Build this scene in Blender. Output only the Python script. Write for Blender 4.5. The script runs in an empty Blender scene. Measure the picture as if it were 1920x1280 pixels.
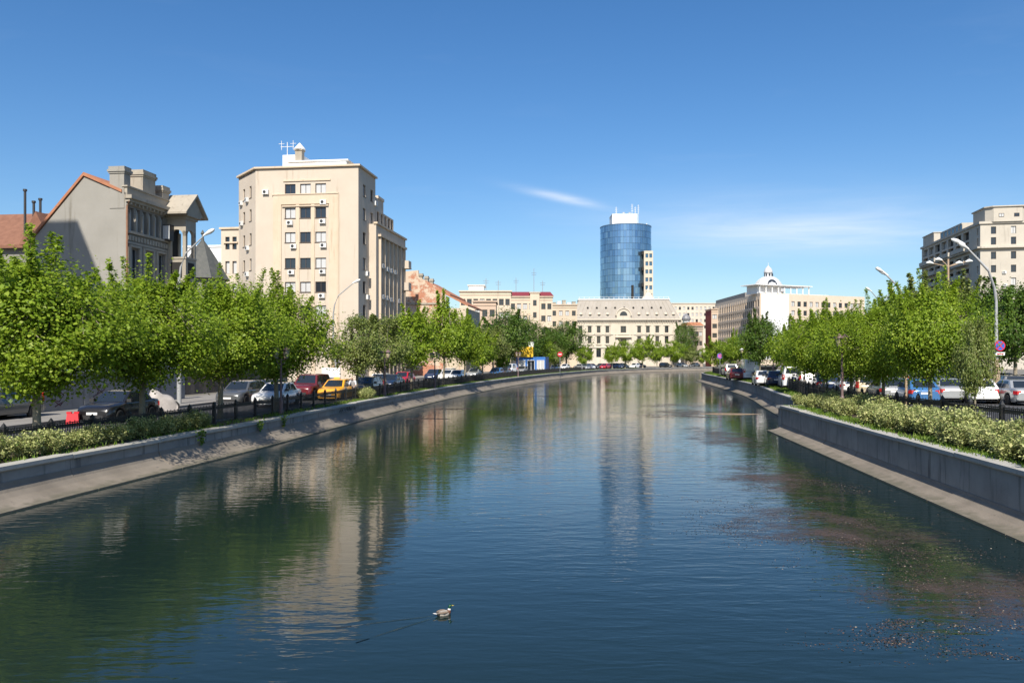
import bpy, bmesh, math, random
import numpy as np
from mathutils import Vector, Matrix
R = math.radians
scene = bpy.context.scene
# ------------------------------------------------------------------ camera, sky, sun, exposure
F_PX, CX, HY, HC = 1493.0, 960.0, 670.0, 4.0          # focal length in photo pixels, principal column, horizon row, eye height
cd = bpy.data.cameras.new('camera'); cam = bpy.data.objects.new('camera', cd); scene.collection.objects.link(cam)
cam.location = (0, 0, HC); cam.rotation_euler = (R(90), 0, 0)
cd.sensor_width = 36; cd.lens = 36 * F_PX / 1920; cd.shift_y = 30 / 1920; cd.clip_start = 0.1; cd.clip_end = 9000
scene.camera = cam
SUN_EL, SUN_AZ = R(43), math.atan2(-0.095, -1.0)
SUN = Vector((math.sin(SUN_AZ) * math.cos(SUN_EL), math.cos(SUN_AZ) * math.cos(SUN_EL), math.sin(SUN_EL)))
sd = bpy.data.lights.new('sun', 'SUN'); sd.energy = 4.8; sd.angle = R(0.5); sd.color = (1.0, 0.93, 0.82)
so = bpy.data.objects.new('sun', sd); scene.collection.objects.link(so); so.rotation_euler = SUN.to_track_quat('Z', 'Y').to_euler(); so.location = (-20, -60, 80)
world = bpy.data.worlds.new('World'); scene.world = world; world.use_nodes = True
wn, wl = world.node_tree.nodes, world.node_tree.links
bg = wn['Background']; bg.inputs['Strength'].default_value = 0.1
sky = wn.new('ShaderNodeTexSky'); sky.sky_type = 'NISHITA'; sky.sun_disc = False
sky.sun_elevation = SUN_EL; sky.sun_rotation = SUN_AZ % (2 * math.pi); sky.altitude = 80; sky.air_density = 1.0; sky.dust_density = 0.9; sky.ozone_density = 3.2
def wnode(t, **k):
    n = wn.new(t)
    for a, b in k.items(): setattr(n, a, b)
    return n
def wmath(op, a, b=None, c=None):
    n = wnode('ShaderNodeMath', operation=op)
    for i, q in enumerate((a, b, c)):
        if q is None: continue
        if isinstance(q, (int, float)): n.inputs[i].default_value = q
        else: wl.new(q, n.inputs[i])
    return n.outputs[0]
tc = wnode('ShaderNodeTexCoord'); sep = wnode('ShaderNodeSeparateXYZ'); wl.new(tc.outputs['Generated'], sep.inputs[0])
zc = wmath('MAXIMUM', sep.outputs['Z'], 0.02)
cu, cv = wmath('DIVIDE', sep.outputs['X'], zc), wmath('DIVIDE', sep.outputs['Y'], zc)      # a flat cloud layer overhead
cmb = wnode('ShaderNodeCombineXYZ'); wl.new(wmath('MULTIPLY', cu, 0.8), cmb.inputs[0]); wl.new(wmath('MULTIPLY', cv, 1.3), cmb.inputs[1])
nz = wnode('ShaderNodeTexNoise'); nz.inputs['Scale'].default_value = 1.1; nz.inputs['Detail'].default_value = 7; nz.inputs['Roughness'].default_value = 0.62; nz.inputs['Distortion'].default_value = 0.5
wl.new(cmb.outputs[0], nz.inputs['Vector'])
def blob(u0, v0, su, sv, tilt):
    du = wmath('SUBTRACT', cu, u0); dv = wmath('SUBTRACT', wmath('SUBTRACT', cv, v0), wmath('MULTIPLY', du, tilt))
    a = wmath('POWER', wmath('DIVIDE', du, su), 2.0); b = wmath('POWER', wmath('DIVIDE', dv, sv), 2.0)
    return wmath('EXPONENT', wmath('MULTIPLY', wmath('ADD', a, b), -1.0))
veil = wmath('MULTIPLY', wmath('MAXIMUM', wmath('SUBTRACT', nz.outputs['Fac'], 0.56), 0.0), 0.12)
streak = wmath('MULTIPLY', blob(0.32, 5.0, 0.24, 0.12, 1.0), wmath('MULTIPLY', wmath('MAXIMUM', wmath('SUBTRACT', nz.outputs['Fac'], 0.25), 0.0), 1.5))
bank = wmath('MULTIPLY', blob(2.3, 6.4, 1.3, 1.2, 0.3), wmath('MULTIPLY', nz.outputs['Fac'], 0.8))
cf = wmath('MINIMUM', wmath('ADD', wmath('ADD', veil, streak), bank), 0.8)
mx = wnode('ShaderNodeMixRGB'); mx.inputs['Color2'].default_value = (7.4, 7.7, 8.2, 1)
hs = wnode('ShaderNodeHueSaturation'); hs.inputs['Saturation'].default_value = 1.27; hs.inputs['Hue'].default_value = 0.503; wl.new(sky.outputs[0], hs.inputs['Color'])
wl.new(cf, mx.inputs['Fac']); wl.new(hs.outputs[0], mx.inputs['Color1']); wl.new(mx.outputs[0], bg.inputs['Color'])
vs = scene.view_settings; vs.view_transform = 'Standard'; vs.look = 'None'; vs.gamma = 1; vs.exposure = 0.5; vs.use_curve_mapping = False
scene.render.engine = 'CYCLES'; scene.cycles.use_denoising = True
scene.cycles.max_bounces = 6; scene.cycles.transparent_max_bounces = 6; scene.cycles.caustics_reflective = False; scene.cycles.caustics_refractive = False

# ------------------------------------------------------------------ helpers
def G(px, py, z):                                     # photo pixel of a point on a level ground -> x, y in the place
    d = (HC - z) * F_PX / (py - HY); return ((px - CX) / F_PX * d, d)
def XP(px, d): return (px - CX) / F_PX * d
def ZP(py, d): return HC + (HY - py) / F_PX * d
COL = scene.collection
def tag(o, label=None, cat=None, group=None, kind=None):
    if label: o['label'] = label
    if cat: o['category'] = cat
    if group: o['group'] = group
    if kind: o['kind'] = kind
    return o
def empty(name, loc=(0, 0, 0), rz=0.0, label=None, cat=None, group=None):
    o = bpy.data.objects.new(name, None); COL.objects.link(o); o.empty_display_size = 0.2
    o.location = loc; o.rotation_euler = (0, 0, rz); return tag(o, label, cat, group)
def put(name, mesh, parent=None, M=None, mats=None):
    o = bpy.data.objects.new(name, mesh); COL.objects.link(o)
    if parent is not None: o.parent = parent
    if M is not None: o.matrix_local = M
    if mats:
        for i, m in enumerate(mats):
            if m is not None and i < len(o.material_slots): o.material_slots[i].link = 'OBJECT'; o.material_slots[i].material = m
    return o
T = Matrix.Translation
def RZ(a): return Matrix.Rotation(a, 4, 'Z')
class MB:
    def __init__(s): s.v, s.f, s.m, s.M = [], [], [], None
    def add(s, vs_, fs, mi=0):
        n = len(s.v)
        if s.M is not None: vs_ = [s.M @ Vector(p) for p in vs_]
        s.v.extend(tuple(p) for p in vs_)
        for f in fs: s.f.append(tuple(i + n for i in f)); s.m.append(mi)
        return s
    def box(s, x0, x1, y0, y1, z0, z1, mi=0):
        return s.add([(x0,y0,z0),(x1,y0,z0),(x1,y1,z0),(x0,y1,z0),(x0,y0,z1),(x1,y0,z1),(x1,y1,z1),(x0,y1,z1)],
                     [(0,3,2,1),(4,5,6,7),(0,1,5,4),(1,2,6,5),(2,3,7,6),(3,0,4,7)], mi)
    def hexa(s, b, t, mi=0):                          # 4 bottom points, 4 top points
        return s.add(list(b) + list(t), [(0,3,2,1),(4,5,6,7),(0,1,5,4),(1,2,6,5),(2,3,7,6),(3,0,4,7)], mi)
    def prism(s, poly, z0, z1, mi=0):
        n = len(poly)
        return s.add([(x, y, z0) for x, y in poly] + [(x, y, z1) for x, y in poly],
                     [tuple(range(n))[::-1], tuple(range(n, 2*n))] + [(i, (i+1) % n, n + (i+1) % n, n + i) for i in range(n)], mi)
    def xprism(s, poly, y0, y1, mi=0):                # polygon in x,z pushed along y
        n = len(poly)
        return s.add([(x, y0, z) for x, z in poly] + [(x, y1, z) for x, z in poly],
                     [tuple(range(n)), tuple(range(n, 2*n))[::-1]] + [(i, n + i, n + (i+1) % n, (i+1) % n) for i in range(n)], mi)
    def quad(s, *p, mi=0): return s.add(p, [tuple(range(len(p)))], mi)
    def tube(s, pts, rad, n=8, mi=0, caps=True):
        pts = [Vector(p) for p in pts]; k = len(pts)
        if not hasattr(rad, '__len__'): rad = [rad] * k
        vs_, fs = [], []
        up = Vector((0, 0, 1))
        for i, p in enumerate(pts):
            t = (pts[min(i+1, k-1)] - pts[max(i-1, 0)]).normalized()
            a = t.cross(up if abs(t.z) < 0.95 else Vector((1, 0, 0))).normalized(); b = t.cross(a)
            for j in range(n):
                w = 2 * math.pi * j / n; vs_.append(p + (a * math.cos(w) + b * math.sin(w)) * rad[i])
        for i in range(k - 1):
            for j in range(n): fs.append((i*n+j, i*n+(j+1) % n, (i+1)*n+(j+1) % n, (i+1)*n+j))
        if caps: fs.append(tuple(range(n))); fs.append(tuple(range((k-1)*n, k*n))[::-1])
        return s.add(vs_, fs, mi)
    def lathe(s, prof, n=16, c=(0, 0), mi=0, a0=0.0):
        vs_, fs = [], []; k = len(prof)
        for r, z in prof:
            for j in range(n):
                w = 2 * math.pi * j / n + a0; vs_.append((c[0] + r * math.cos(w), c[1] + r * math.sin(w), z))
        for i in range(k - 1):
            for j in range(n): fs.append((i*n+j, i*n+(j+1) % n, (i+1)*n+(j+1) % n, (i+1)*n+j))
        fs.append(tuple(range(n))[::-1]); fs.append(tuple(range((k-1)*n, k*n)))
        return s.add(vs_, fs, mi)
    def mesh(s, name, mats, smooth=False):
        me = bpy.data.meshes.new(name); me.from_pydata(s.v, [], s.f)
        for m in (mats if isinstance(mats, (list, tuple)) else [mats]): me.materials.append(m)
        me.polygons.foreach_set('material_index', s.m)
        if smooth: me.polygons.foreach_set('use_smooth', [True] * len(s.f))
        me.update(); return me
    def build(s, name, mats, parent=None, smooth=False, M=None): return put(name, s.mesh(name, mats, smooth), parent, M)
def facade(mb, Fm, W, H, ops, reveal=0.2, mi=0, mr=None, z0=0.0):
    """a wall W x H in the frame Fm (x along, z up, outward -y) with recessed openings (u0,u1,v0,v1)"""
    us = sorted(set([0, W] + [a for o in ops for a in o[:2]])); vs_ = sorted(set([z0, H] + [a for o in ops for a in o[2:4]]))
    old = mb.M; mb.M = Fm if old is None else old @ Fm
    for i in range(len(us) - 1):
        runs = None
        for j in range(len(vs_) - 1):
            a, b, c, d = us[i], us[i+1], vs_[j], vs_[j+1]; cu_, cv_ = (a+b)/2, (c+d)/2
            if any(o[0] < cu_ < o[1] and o[2] < cv_ < o[3] for o in ops): continue
            mb.quad((a,0,c),(b,0,c),(b,0,d),(a,0,d), mi=mi)
    mr = mi if mr is None else mr
    for a, b, c, d in [o[:4] for o in ops]:
        r = reveal
        mb.quad((a,0,c),(a,0,d),(a,r,d),(a,r,c), mi=mr); mb.quad((b,0,c),(b,r,c),(b,r,d),(b,0,d), mi=mr)
        mb.quad((a,0,d),(b,0,d),(b,r,d),(a,r,d), mi=mr); mb.quad((a,0,c),(a,r,c),(b,r,c),(b,0,c), mi=mr)
    mb.M = old
# ------------------------------------------------------------------ materials
def nodes_of(name):
    m = bpy.data.materials.new(name); m.use_nodes = True; nt = m.node_tree
    return m, nt.nodes, nt.links, nt.nodes['Principled BSDF']
def plain(name, c, rough=0.6, metal=0.0, coat=0.0, spec=0.5):
    m, n, l, b = nodes_of(name); b.inputs['Base Color'].default_value = (*c, 1); b.inputs['Roughness'].default_value = rough
    b.inputs['Metallic'].default_value = metal; b.inputs['Coat Weight'].default_value = coat; b.inputs['Coat Roughness'].default_value = 0.04; b.inputs['Specular IOR Level'].default_value = spec; return m
def rough(name, c1, c2, scale=1.0, c3=None, rgh=0.85, bump=0.3, fine=30.0, streak=False, metal=0.0, spots=0.62):
    """two-tone weathered surface: broad mottling, a third tone in patches, fine grain relief"""
    m, n, l, b = nodes_of(name); t = n.new('ShaderNodeTexCoord'); src = t.outputs['Object']
    def noise(sc, det=5, rg=0.6, vec=None):
        q = n.new('ShaderNodeTexNoise'); q.inputs['Scale'].default_value = sc; q.inputs['Detail'].default_value = det; q.inputs['Roughness'].default_value = rg
        l.new(vec or src, q.inputs['Vector']); return q.outputs['Fac']
    def ramp(x, a, b_):
        q = n.new('ShaderNodeMapRange'); q.inputs['From Min'].default_value = a; q.inputs['From Max'].default_value = b_; l.new(x, q.inputs['Value']); return q.outputs[0]
    def mix(f, a, b_):
        q = n.new('ShaderNodeMixRGB'); l.new(f, q.inputs['Fac'])
        for k, v in ((1, a), (2, b_)):
            if isinstance(v, tuple): q.inputs[k].default_value = (*v, 1)
            else: l.new(v, q.inputs[k])
        return q.outputs[0]
    col = mix(ramp(noise(scale), 0.3, 0.7), c1, c2)
    if c3:
        v = None
        if streak:
            mp = n.new('ShaderNodeMapping'); mp.inputs['Scale'].default_value = (2.2, 2.2, 0.22); l.new(src, mp.inputs['Vector']); v = mp.outputs[0]
        col = mix(ramp(noise(scale * 1.7, 7, 0.65, v), spots, spots + 0.14), col, c3)
    l.new(col, b.inputs['Base Color']); b.inputs['Roughness'].default_value = rgh; b.inputs['Metallic'].default_value = metal
    if bump:
        bp = n.new('ShaderNodeBump'); bp.inputs['Strength'].default_value = bump; bp.inputs['Distance'].default_value = 0.02
        l.new(noise(fine, 4), bp.inputs['Height']); l.new(bp.outputs[0], b.inputs['Normal'])
    return m
def leafmat(name, ca, cb, cc, trans=0.35):
    m, n, l, b = nodes_of(name); at = n.new('ShaderNodeAttribute'); at.attribute_name = 'tint'
    r = n.new('ShaderNodeValToRGB'); r.color_ramp.elements[0].color = (*ca, 1); r.color_ramp.elements[1].color = (*cc, 1)
    e = r.color_ramp.elements.new(0.5); e.color = (*cb, 1); l.new(at.outputs['Fac'], r.inputs['Fac'])
    b.inputs['Roughness'].default_value = 0.5; b.inputs['Specular IOR Level'].default_value = 0.35; l.new(r.outputs[0], b.inputs['Base Color'])
    tr = n.new('ShaderNodeBsdfTranslucent'); l.new(r.outputs[0], tr.inputs['Color']); ms = n.new('ShaderNodeMixShader'); ms.inputs[0].default_value = trans
    l.new(b.outputs[0], ms.inputs[1]); l.new(tr.outputs[0], ms.inputs[2]); l.new(ms.outputs[0], n['Material Output'].inputs['Surface']); return m
M = {}
M['asphalt'] = rough('asphalt', (0.045,0.046,0.05), (0.07,0.07,0.072), 0.35, (0.1,0.098,0.09), 0.85, 0.4, 60)
M['paving'] = rough('paving', (0.2,0.19,0.175), (0.27,0.255,0.235), 0.6, (0.13,0.125,0.12), 0.85, 0.3, 25)
M['kerb'] = rough('kerb', (0.3,0.29,0.27), (0.38,0.37,0.34), 1.5, None, 0.85, 0.3)
M['paint_line'] = rough('paint_line', (0.62,0.62,0.6), (0.45,0.45,0.44), 3, None, 0.7, 0.1)
M['soil'] = rough('soil', (0.06,0.045,0.03), (0.1,0.08,0.05), 2.0, (0.05,0.07,0.02), 0.95, 0.8, 14)
M['ground'] = rough('ground', (0.16,0.15,0.13), (0.2,0.19,0.165), 0.05, (0.1,0.11,0.06), 0.9, 0.2, 3)
M['concrete'] = rough('concrete', (0.22,0.21,0.195), (0.33,0.315,0.29), 0.9, (0.1,0.095,0.09), 0.85, 0.35, 22, True, 0, 0.55)
M['apron'] = rough('apron', (0.17,0.145,0.115), (0.26,0.222,0.178), 0.7, (0.1,0.085,0.07), 0.85, 0.45, 18, False)
def waterline(m):                                      # algae-dark band where the slabs stand in the water
    n, l = m.node_tree.nodes, m.node_tree.links; b = n['Principled BSDF']; src = b.inputs['Base Color'].links[0].from_socket
    g = n.new('ShaderNodeTexCoord'); sp = n.new('ShaderNodeSeparateXYZ'); l.new(g.outputs['Object'], sp.inputs[0]); nz_ = n.new('ShaderNodeTexNoise'); nz_.inputs['Scale'].default_value = 2.5; nz_.inputs['Detail'].default_value = 6; l.new(g.outputs['Object'], nz_.inputs['Vector'])
    a = n.new('ShaderNodeMath'); a.operation = 'MULTIPLY_ADD'; a.inputs[1].default_value = -0.22; l.new(nz_.outputs['Fac'], a.inputs[0]); l.new(sp.outputs['Z'], a.inputs[2])
    r = n.new('ShaderNodeMapRange'); r.inputs['From Min'].default_value = 0.0; r.inputs['From Max'].default_value = -0.07; l.new(a.outputs[0], r.inputs['Value'])
    x = n.new('ShaderNodeMixRGB'); l.new(r.outputs[0], x.inputs['Fac']); l.new(src, x.inputs[1]); x.inputs[2].default_value = (0.13,0.118,0.085,1); l.new(x.outputs[0], b.inputs['Base Color'])
waterline(M['apron'])
M['coping'] = rough('coping', (0.34,0.33,0.3), (0.42,0.405,0.37), 1.4, (0.22,0.2,0.16), 0.85, 0.35, 20)
M['iron'] = rough('iron', (0.012,0.013,0.014), (0.02,0.02,0.02), 3, (0.04,0.03,0.022), 0.5, 0.1)
M['bark'] = rough('bark', (0.2,0.17,0.12), (0.3,0.26,0.19), 3.0, (0.1,0.085,0.06), 0.9, 0.6, 25)
M['bark_dark'] = rough('bark_dark', (0.07,0.06,0.05), (0.11,0.095,0.075), 4.0, None, 0.9, 0.6, 25)
M['leaf'] = leafmat('leaf', (0.13,0.22,0.015), (0.25,0.365,0.026), (0.4,0.49,0.055), 0.5)
M['leaf_deep'] = leafmat('leaf_deep', (0.045,0.105,0.014), (0.09,0.165,0.02), (0.15,0.22,0.03), 0.38)
M['leaf_olive'] = leafmat('leaf_olive', (0.1,0.16,0.03), (0.19,0.24,0.055), (0.33,0.35,0.12), 0.38)
M['leaf_pale'] = leafmat('leaf_pale', (0.13,0.2,0.045), (0.38,0.42,0.15), (0.62,0.6,0.27), 0.3)
M['leaf_grass'] = leafmat('leaf_grass', (0.05,0.11,0.012), (0.11,0.2,0.02), (0.2,0.26,0.04), 0.3)
M['glass'] = plain('glass', (0.018,0.024,0.032), 0.05, 0, 0, 0.8)
M['glass_blue'] = plain('glass_blue', (0.03,0.09,0.16), 0.05, 0, 0, 0.9)
M['curtain'] = plain('curtain', (0.5,0.5,0.49), 0.25, 0, 0.6)
M['dark'] = plain('dark', (0.012,0.012,0.013), 0.8)
M['void'] = plain('void', (0.02,0.018,0.016), 0.9)
M['white_paint'] = rough('white_paint', (0.74,0.74,0.72), (0.8,0.8,0.79), 0.5, None, 0.6, 0.08)
M['frame_brown'] = plain('frame_brown', (0.07,0.05,0.04), 0.5)
M['frame_white'] = plain('frame_white', (0.7,0.7,0.68), 0.5)
M['metal_grey'] = plain('metal_grey', (0.35,0.36,0.37), 0.4, 0.6)
M['rubber'] = plain('rubber', (0.018,0.018,0.019), 0.8)
M['rim'] = plain('rim', (0.45,0.46,0.48), 0.3, 0.8)
M['plate'] = plain('plate', (0.75,0.75,0.74), 0.4)
M['lamp_red'] = plain('lamp_red', (0.45,0.015,0.015), 0.2, 0, 0.6)
M['lamp_clear'] = plain('lamp_clear', (0.6,0.62,0.63), 0.12, 0.2, 0.6)
M['plastic_dark'] = plain('plastic_dark', (0.03,0.03,0.032), 0.5)
M['ac_white'] = plain('ac_white', (0.68,0.68,0.66), 0.5)
M['rust'] = rough('rust', (0.34,0.22,0.13), (0.42,0.33,0.24), 2.0, (0.24,0.11,0.05), 0.8, 0.3, 20)
M['pole_grey'] = rough('pole_grey', (0.3,0.31,0.31), (0.38,0.38,0.38), 1.0, (0.3,0.17,0.09), 0.6, 0.1, 20, True, 0.1, 0.66)
M['lamp_post'] = rough('lamp_post', (0.13,0.085,0.085), (0.18,0.12,0.115), 2.0, None, 0.55, 0.1)
# ------------------------------------------------------------------ river, banks, streets
random.seed(7); rng = np.random.default_rng(7)
class PL:
    """a smooth line on the ground; land = +1 when the land lies to its right going away, -1 when to its left"""
    def __init__(s, pts, land, smooth=True):
        P = [Vector((x, y)) for x, y in pts]; out = []
        if smooth:
            for i in range(len(P) - 1):
                a, b, c, d = P[max(i-1, 0)], P[i], P[i+1], P[min(i+2, len(P)-1)]
                k = max(2, int((c - b).length / 1.5))
                for j in range(k):
                    t = j / k; out.append(0.5 * ((2*b) + (c - a)*t + (2*a - 5*b + 4*c - d)*t*t + (3*b - a - 3*c + d)*t**3))
            out.append(P[-1])
        else: out = P
        s.p = out; s.land = land; s.s = [0.0]
        for a, b in zip(out, out[1:]): s.s.append(s.s[-1] + (b - a).length)
        s.L = s.s[-1]; s.sa = np.array(s.s); s.xa = np.array([p.x for p in out]); s.ya = np.array([p.y for p in out])
    def at(s, q, off=0.0):
        x = float(np.interp(q, s.sa, s.xa)); y = float(np.interp(q, s.sa, s.ya)); e = 0.4
        tx = float(np.interp(q+e, s.sa, s.xa) - np.interp(q-e, s.sa, s.xa)); ty = float(np.interp(q+e, s.sa, s.ya) - np.interp(q-e, s.sa, s.ya))
        t = Vector((tx, ty)).normalized(); n = Vector((t.y, -t.x)) * s.land
        return Vector((x, y)) + n * off, t, n
    def offset(s, off, step=3.0):
        k = int(s.L / step); return PL([tuple(s.at(s.L*i/k, off if not callable(off) else off(s.at(s.L*i/k)[0].y))[0]) for i in range(k+1)], s.land, False)
    def s_at_y(s, y): return float(np.interp(y, s.ya, s.sa))
LW = PL([(-16.2,-8),(-13.0,20.1),(-12.05,27.3),(-11.1,34.3),(-10.1,43.9),(-9.0,54.3),(-7.5,66.3),(-4.7,85.3),(1.2,117),(10.2,153),(25.2,196.6),(55.8,238.8),(120,290),(260,350)], -1)
LB = LW.offset(0.92)                                   # wall face on the left
RN = PL([(9.0,-8),(11.95,18.7),(14.75,43.6)], 1)        # wall face, near right
RF = PL([(16.9,44.3),(20.6,62),(25.2,84.5),(31.6,130),(33.6,140),(38.5,149),(52,159),(90,180),(200,225),(420,290)], 1)
ZL, ZR = 1.0, 1.3                                      # street levels
def strip(name, pl, o0, o1, z, s0, s1, mat, kind='structure', step=2.0, parent=None, dz=0.0):
    mb = MB(); k = max(1, int((s1 - s0) / step)); vs_ = []
    for i in range(k + 1):
        q = s0 + (s1 - s0) * i / k
        for o in (o0, o1):
            a = o(pl.at(q)[0].y) if callable(o) else o
            p = pl.at(q, a)[0]; vs_.append((p.x, p.y, z))
    fs = [(2*i, 2*i+1, 2*i+3, 2*i+2) if pl.land > 0 else (2*i+1, 2*i, 2*i+2, 2*i+3) for i in range(k)]
    if dz: 
        n = len(vs_); vs_ += [(x, y, zz - dz) for x, y, zz in vs_]
        for i in range(k):
            for e in (0, 1): fs.append((2*i+e, 2*i+2+e, n+2*i+2+e, n+2*i+e))
        fs += [(0, 1, n+1, n), (2*k, 2*k+1, n+2*k+1, n+2*k)]
    mb.add(vs_, fs); o = mb.build(name, mat, parent)
    if kind: o['kind'] = kind
    return o
# water
m, n, l, b = nodes_of('water'); b.inputs['Base Color'].default_value = (0.009,0.02,0.019,1); b.inputs['Roughness'].default_value = 0.055; b.inputs['IOR'].default_value = 1.333
t = n.new('ShaderNodeTexCoord')
def wn_(scale, rot, sc, det):
    mp = n.new('ShaderNodeMapping'); mp.inputs['Rotation'].default_value = (0, 0, R(rot)); mp.inputs['Scale'].default_value = sc; l.new(t.outputs['Object'], mp.inputs['Vector'])
    q = n.new('ShaderNodeTexNoise'); q.inputs['Scale'].default_value = scale; q.inputs['Detail'].default_value = det; q.inputs['Roughness'].default_value = 0.5; q.inputs['Distortion'].default_value = 0.4
    l.new(mp.outputs[0], q.inputs['Vector']); return q.outputs['Fac']
def mth(op, a, b_):
    q = n.new('ShaderNodeMath'); q.operation = op
    for i, v in enumerate((a, b_)):
        if isinstance(v, (int, float)): q.inputs[i].default_value = v
        else: l.new(v, q.inputs[i])
    return q.outputs[0]
calm = n.new('ShaderNodeMapRange'); calm.inputs['From Min'].default_value = 0.38; calm.inputs['From Max'].default_value = 0.66; calm.inputs['To Min'].default_value = 0.35; calm.inputs['To Max'].default_value = 1.25
l.new(wn_(0.06, 10, (1, 0.7, 1), 2), calm.inputs['Value'])
h = mth('ADD', mth('MULTIPLY', wn_(2.2, -14, (0.45, 1.4, 1), 2), 0.0135), mth('ADD', mth('MULTIPLY', wn_(6.0, 8, (0.55, 1.3, 1), 2), 0.005), mth('MULTIPLY', wn_(0.35, -5, (0.7, 1.2, 1), 1), 0.014)))
bp = n.new('ShaderNodeBump'); bp.inputs['Strength'].default_value = 1.0; bp.inputs['Distance'].default_value = 1.0
l.new(mth('MULTIPLY', h, calm.outputs[0]), bp.inputs['Height']); l.new(bp.outputs[0], b.inputs['Normal']); M['water'] = m
tag(MB().add([(-120,-60,0),(600,-60,0),(600,420,0),(-120,420,0)], [(0,1,2,3)]).build('water', M['water']), kind='structure')
# ground sheets reaching the horizon
from mathutils.geometry import tessellate_polygon
def sheet(name, pts, z, mat):
    tri = tessellate_polygon([[Vector((x, y, 0)) for x, y in pts]]); mb = MB(); mb.add([(x, y, z) for x, y in pts], [tuple(t_) for t_ in tri]); o = mb.build(name, mat); o['kind'] = 'structure'
    bm = bmesh.new(); bm.from_mesh(o.data); bmesh.ops.recalc_face_normals(bm, faces=bm.faces)
    if sum(f.normal.z for f in bm.faces) < 0: bmesh.ops.reverse_faces(bm, faces=bm.faces)
    bm.to_mesh(o.data); bm.free(); return o
lb2 = [tuple(LB.at(q, 0.25)[0]) for q in np.arange(0, LB.L, 3.0)] + [tuple(LB.at(LB.L, 0.25)[0])]
sheet('ground', lb2 + [(6000,1500),(6000,6000),(-6000,6000),(-6000,-200),(-17,-200)], ZL - 0.006, M['ground'])
rb2 = [tuple(RN.at(q, 0.25)[0]) for q in np.arange(0, RN.L, 3.0)] + [(15.6,43.5),(17.2,44.2)] + [tuple(RF.at(q, 0.25)[0]) for q in np.arange(2.0, RF.L, 3.0)]
sheet('ground', rb2 + [(6000,700),(6000,-200),(9,-200)], ZR - 0.006, M['ground'])
# embankment walls: each bay is a wall panel, an apron slab and a coping stone
def bank(name, label, pl, ztop, s0, s1, bay, az=1.0, au=1.0):
    root = empty(name, (*pl.at(s0)[0], 0), 0, label, 'wall'); rp = Vector((*pl.at(s0)[0], 0))
    k = max(1, round((s1 - s0) / bay)); bay = (s1 - s0) / k
    for i in range(k):
        a, b_ = s0 + bay*i + 0.016, s0 + bay*(i+1) - 0.016
        j = random.uniform(-0.022, 0.022); jz = random.uniform(-0.018, 0.018)
        def sweep(prof, nm, mat, smooth=False):
            mb = MB(); ns = 3; vs_ = []; np_ = len(prof)
            for q in range(ns + 1):
                p, t_, nn = pl.at(a + (b_ - a)*q/ns)
                for u, z in prof: c = p - nn*u; vs_.append((c.x - rp.x, c.y - rp.y, z))
            fs = []
            for q in range(ns):
                for w in range(np_): 
                    A, B = q*np_ + w, q*np_ + (w+1) % np_; fs.append((A, B, B + np_, A + np_) if pl.land < 0 else (A, A + np_, B + np_, B))
            fs.append(tuple(range(np_))[::-1] if pl.land < 0 else tuple(range(np_))); e = [ns*np_ + w for w in range(np_)]; fs.append(tuple(e) if pl.land < 0 else tuple(e[::-1]))
            mb.add(vs_, fs); o = mb.build(nm, mat, root)
            if smooth: o.data.polygons.foreach_set('use_smooth', [len(f) == 4 for f in fs])
            return o
        sweep([(0.0+j, ztop-0.13), (0.0+j, 0.5*az), (-0.35, 0.5*az), (-0.35, ztop-0.13)], 'wall_panel', M['concrete'])
        sweep([(u_*au + (j if u_ < 0.9 else 0), z_*az if z_ > 0.1 else z_) for u_, z_ in ((0.02, 0.62), (0.05, 0.5), (0.14, 0.36), (0.3, 0.235), (0.52, 0.135), (0.78, 0.05), (0.8, 0.065), (0.93, 0.045), (0.97, -0.8))] + [(-0.2, -0.8), (-0.2, 0.62*az)], 'apron_slab', M['apron'])
        sweep([(0.1, ztop+jz), (0.1, ztop-0.11+jz), (0.07, ztop-0.13), (-0.42, ztop-0.13), (-0.42, ztop+jz)], 'coping_stone', M['coping'])
    return root
bl = bank('embankment_wall', 'long curving grey concrete embankment wall below the trees and hoarding side', LB, ZL+0.06, 0, 300, 4.6)
br = bank('embankment_wall', 'grey concrete embankment wall in front of the pale variegated bushes', RN, ZR+0.06, 0, RN.L-0.1, 4.4, 0.62, 0.85)
e0 = RN.at(RN.L)[0]
rw = empty('embankment_wall', (e0.x, e0.y, 0), 0.2, 'short return wall where the embankment steps back behind the bushes', 'wall')
q = MB(); q.box(-0.012, 3.2, -0.04, 0.3, -0.8, ZR-0.075); q.build('wall_panel', M['concrete'], rw); q = MB(); q.box(-0.1, 3.2, -0.045, 0.4, ZR-0.074, ZR+0.062); q.build('coping_stone', M['coping'], rw)
bank('embankment_wall', 'dark embankment wall below the grass strip with a rounded far end', RF, ZR-0.02, 0.6, 180, 4.5, 0.7, 0.9)
# graffiti on one wall panel: dark scrawled strokes lying on the concrete
gm = MB(); s0 = LB.s_at_y(48.5); x = 0.0
for k in range(13):
    w = random.uniform(0.16, 0.26); pts = []
    for q in range(6):
        p, t_, nn = LB.at(s0 + x + w*random.random()); z = 0.62 + 0.26*random.random(); c = p - nn*0.016; pts.append((c.x, c.y, z))
    gm.tube(pts, 0.012, 4); x += w + 0.05
tag(gm.build('graffiti', M['plastic_dark'], bl, M=bl.matrix_basis.inverted()), 'dark scrawled lettering sprayed on the concrete')
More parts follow.
